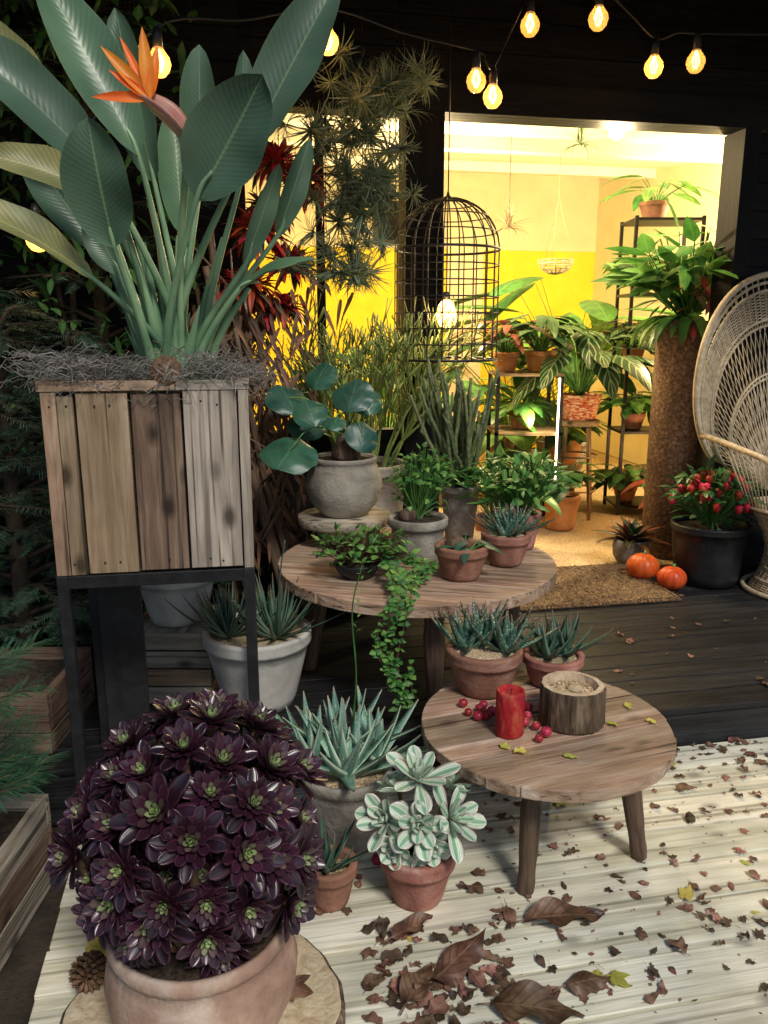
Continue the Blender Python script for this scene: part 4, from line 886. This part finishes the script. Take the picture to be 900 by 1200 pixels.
conifer("fir_tree",-1.25,3.62,3.2,.62,0,needle,60,.3,.22,11)
conifer("fir_tree",-1.75,2.3,3.4,.65,0,needle,60,.9,.22,11)
d=MB()
for i in range(3800):
    p=A_(U(-3.3,-.80),U(3.25,3.75),U(0,3.1)); leaf(d,p,nrm(rng.normal(size=3)+A_(0,-.4,0)),A_(0,0,1),U(.06,.13),U(.025,.05),P_lance,.6,0,3,3,0 if R()<.8 else 2)
for i in range(14): x=U(-3.2,-.9); tube(d,[(x,3.5,-.05),(x+U(-.1,.1),3.6,1.5),(x+U(-.2,.2),3.5,3.0)],[.02,.008],6,1)
d.build("evergreen_hedge",[greend,twigm,green])
def woodbox(name,x0,x1,y0,y1,z0,z1,ms):
    d=MB(); n=3; hh=(z1-z0)/n
    for i in range(n):
        za,zb_=z0+i*hh,z0+(i+1)*hh-.004
        hb(d,(x0,y0,za),(x1,y0+.025,zb_),i%2); hb(d,(x0,y1-.025,za),(x1,y1,zb_),i%2); hb(d,(x0,y0+.026,za),(x0+.025,y1-.026,zb_),i%2); hb(d,(x1-.025,y0+.026,za),(x1,y1-.026,zb_),i%2)
    hb(d,(x0+.03,y0+.03,z0),(x1-.03,y1-.03,z1-.04),2); d.build(name,ms+[soil],bevel=.003)
woodbox("timber_planter_box",-1.55,-.95,1.35,2.02,-.055,.22,[W3,W2])
woodbox("timber_planter_box",-1.75,-1.08,2.35,3.0-.25,-.055,.36,[W2,W2])
pt=MB()
for i in range(80):
    f=U(0,1)**.8; a=U(0,6.28); leaf(pt,(0,f,0),(cos(a)*.6,.9,sin(a)*.6),(0,0,1),.55,.02,P_blade,.15,0,2,2,0)
tube(pt,[(0,-.2,0),(0,1,0)],.02,4,1,cap=False); pt.freeze()
d=MB(); c=A_(-1.14,1.80,.17)
for i in range(44):
    a=U(0,6.28); z=U(.05,.42); l=U(.10,.22); dr=nrm(A_(cos(a),sin(a),.3)); p0=c+A_(0,0,z); p1=p0+dr*l; tube(d,[p0,p1],[.008,.005],5,1,cap=False)
    d.inst(pt,basis(dr,A_(0,0,1))*.11,p1); d.inst(pt,basis(nrm(dr+A_(.4*sin(a),-.4*cos(a),0)),A_(0,0,1))*.10,p0+(p1-p0)*.7)
tube(d,[c,c+A_(0,0,.5)],[.015,.006],6,1); d.build("young_pine_shrub",[needle2,stem])

# ------------------------------------------------ world, sun, camera
w=bpy.data.worlds.new("World"); bpy.context.scene.world=w; w.use_nodes=True; nt=w.node_tree
sk=nt.nodes.new("ShaderNodeTexSky"); sk.sky_type='NISHITA'; sk.sun_disc=False; sk.sun_elevation=radians(48); sk.sun_rotation=radians(155)
nt.links.new(sk.outputs[0],nt.nodes["Background"].inputs[0]); nt.nodes["Background"].inputs[1].default_value=.085
l=bpy.data.lights.new("sun","SUN"); l.energy=2.4; l.angle=radians(12); l.color=(1,.95,.85)
o=bpy.data.objects.new("sun",l); bpy.context.scene.collection.objects.link(o)
from mathutils import Vector
az=radians(155); el=radians(48); sd=Vector((sin(az)*cos(el),cos(az)*cos(el),sin(el))); o.rotation_euler=sd.to_track_quat('Z','Y').to_euler(); o.location=(3,-3,6)
cd=bpy.data.cameras.new("camera"); co=bpy.data.objects.new("camera",cd); bpy.context.scene.collection.objects.link(co)
co.location=(0,0,1.5); co.rotation_euler=(radians(77),0,0); cd.sensor_fit='VERTICAL'; cd.sensor_height=36; cd.lens=28; cd.clip_start=.05; cd.clip_end=300
bpy.context.scene.camera=co
s=bpy.context.scene; s.view_settings.view_transform='Standard'; s.view_settings.look='None'; s.view_settings.exposure=0
print("faces",sum(len(o.data.polygons) for o in bpy.data.objects if o.type=='MESH'))
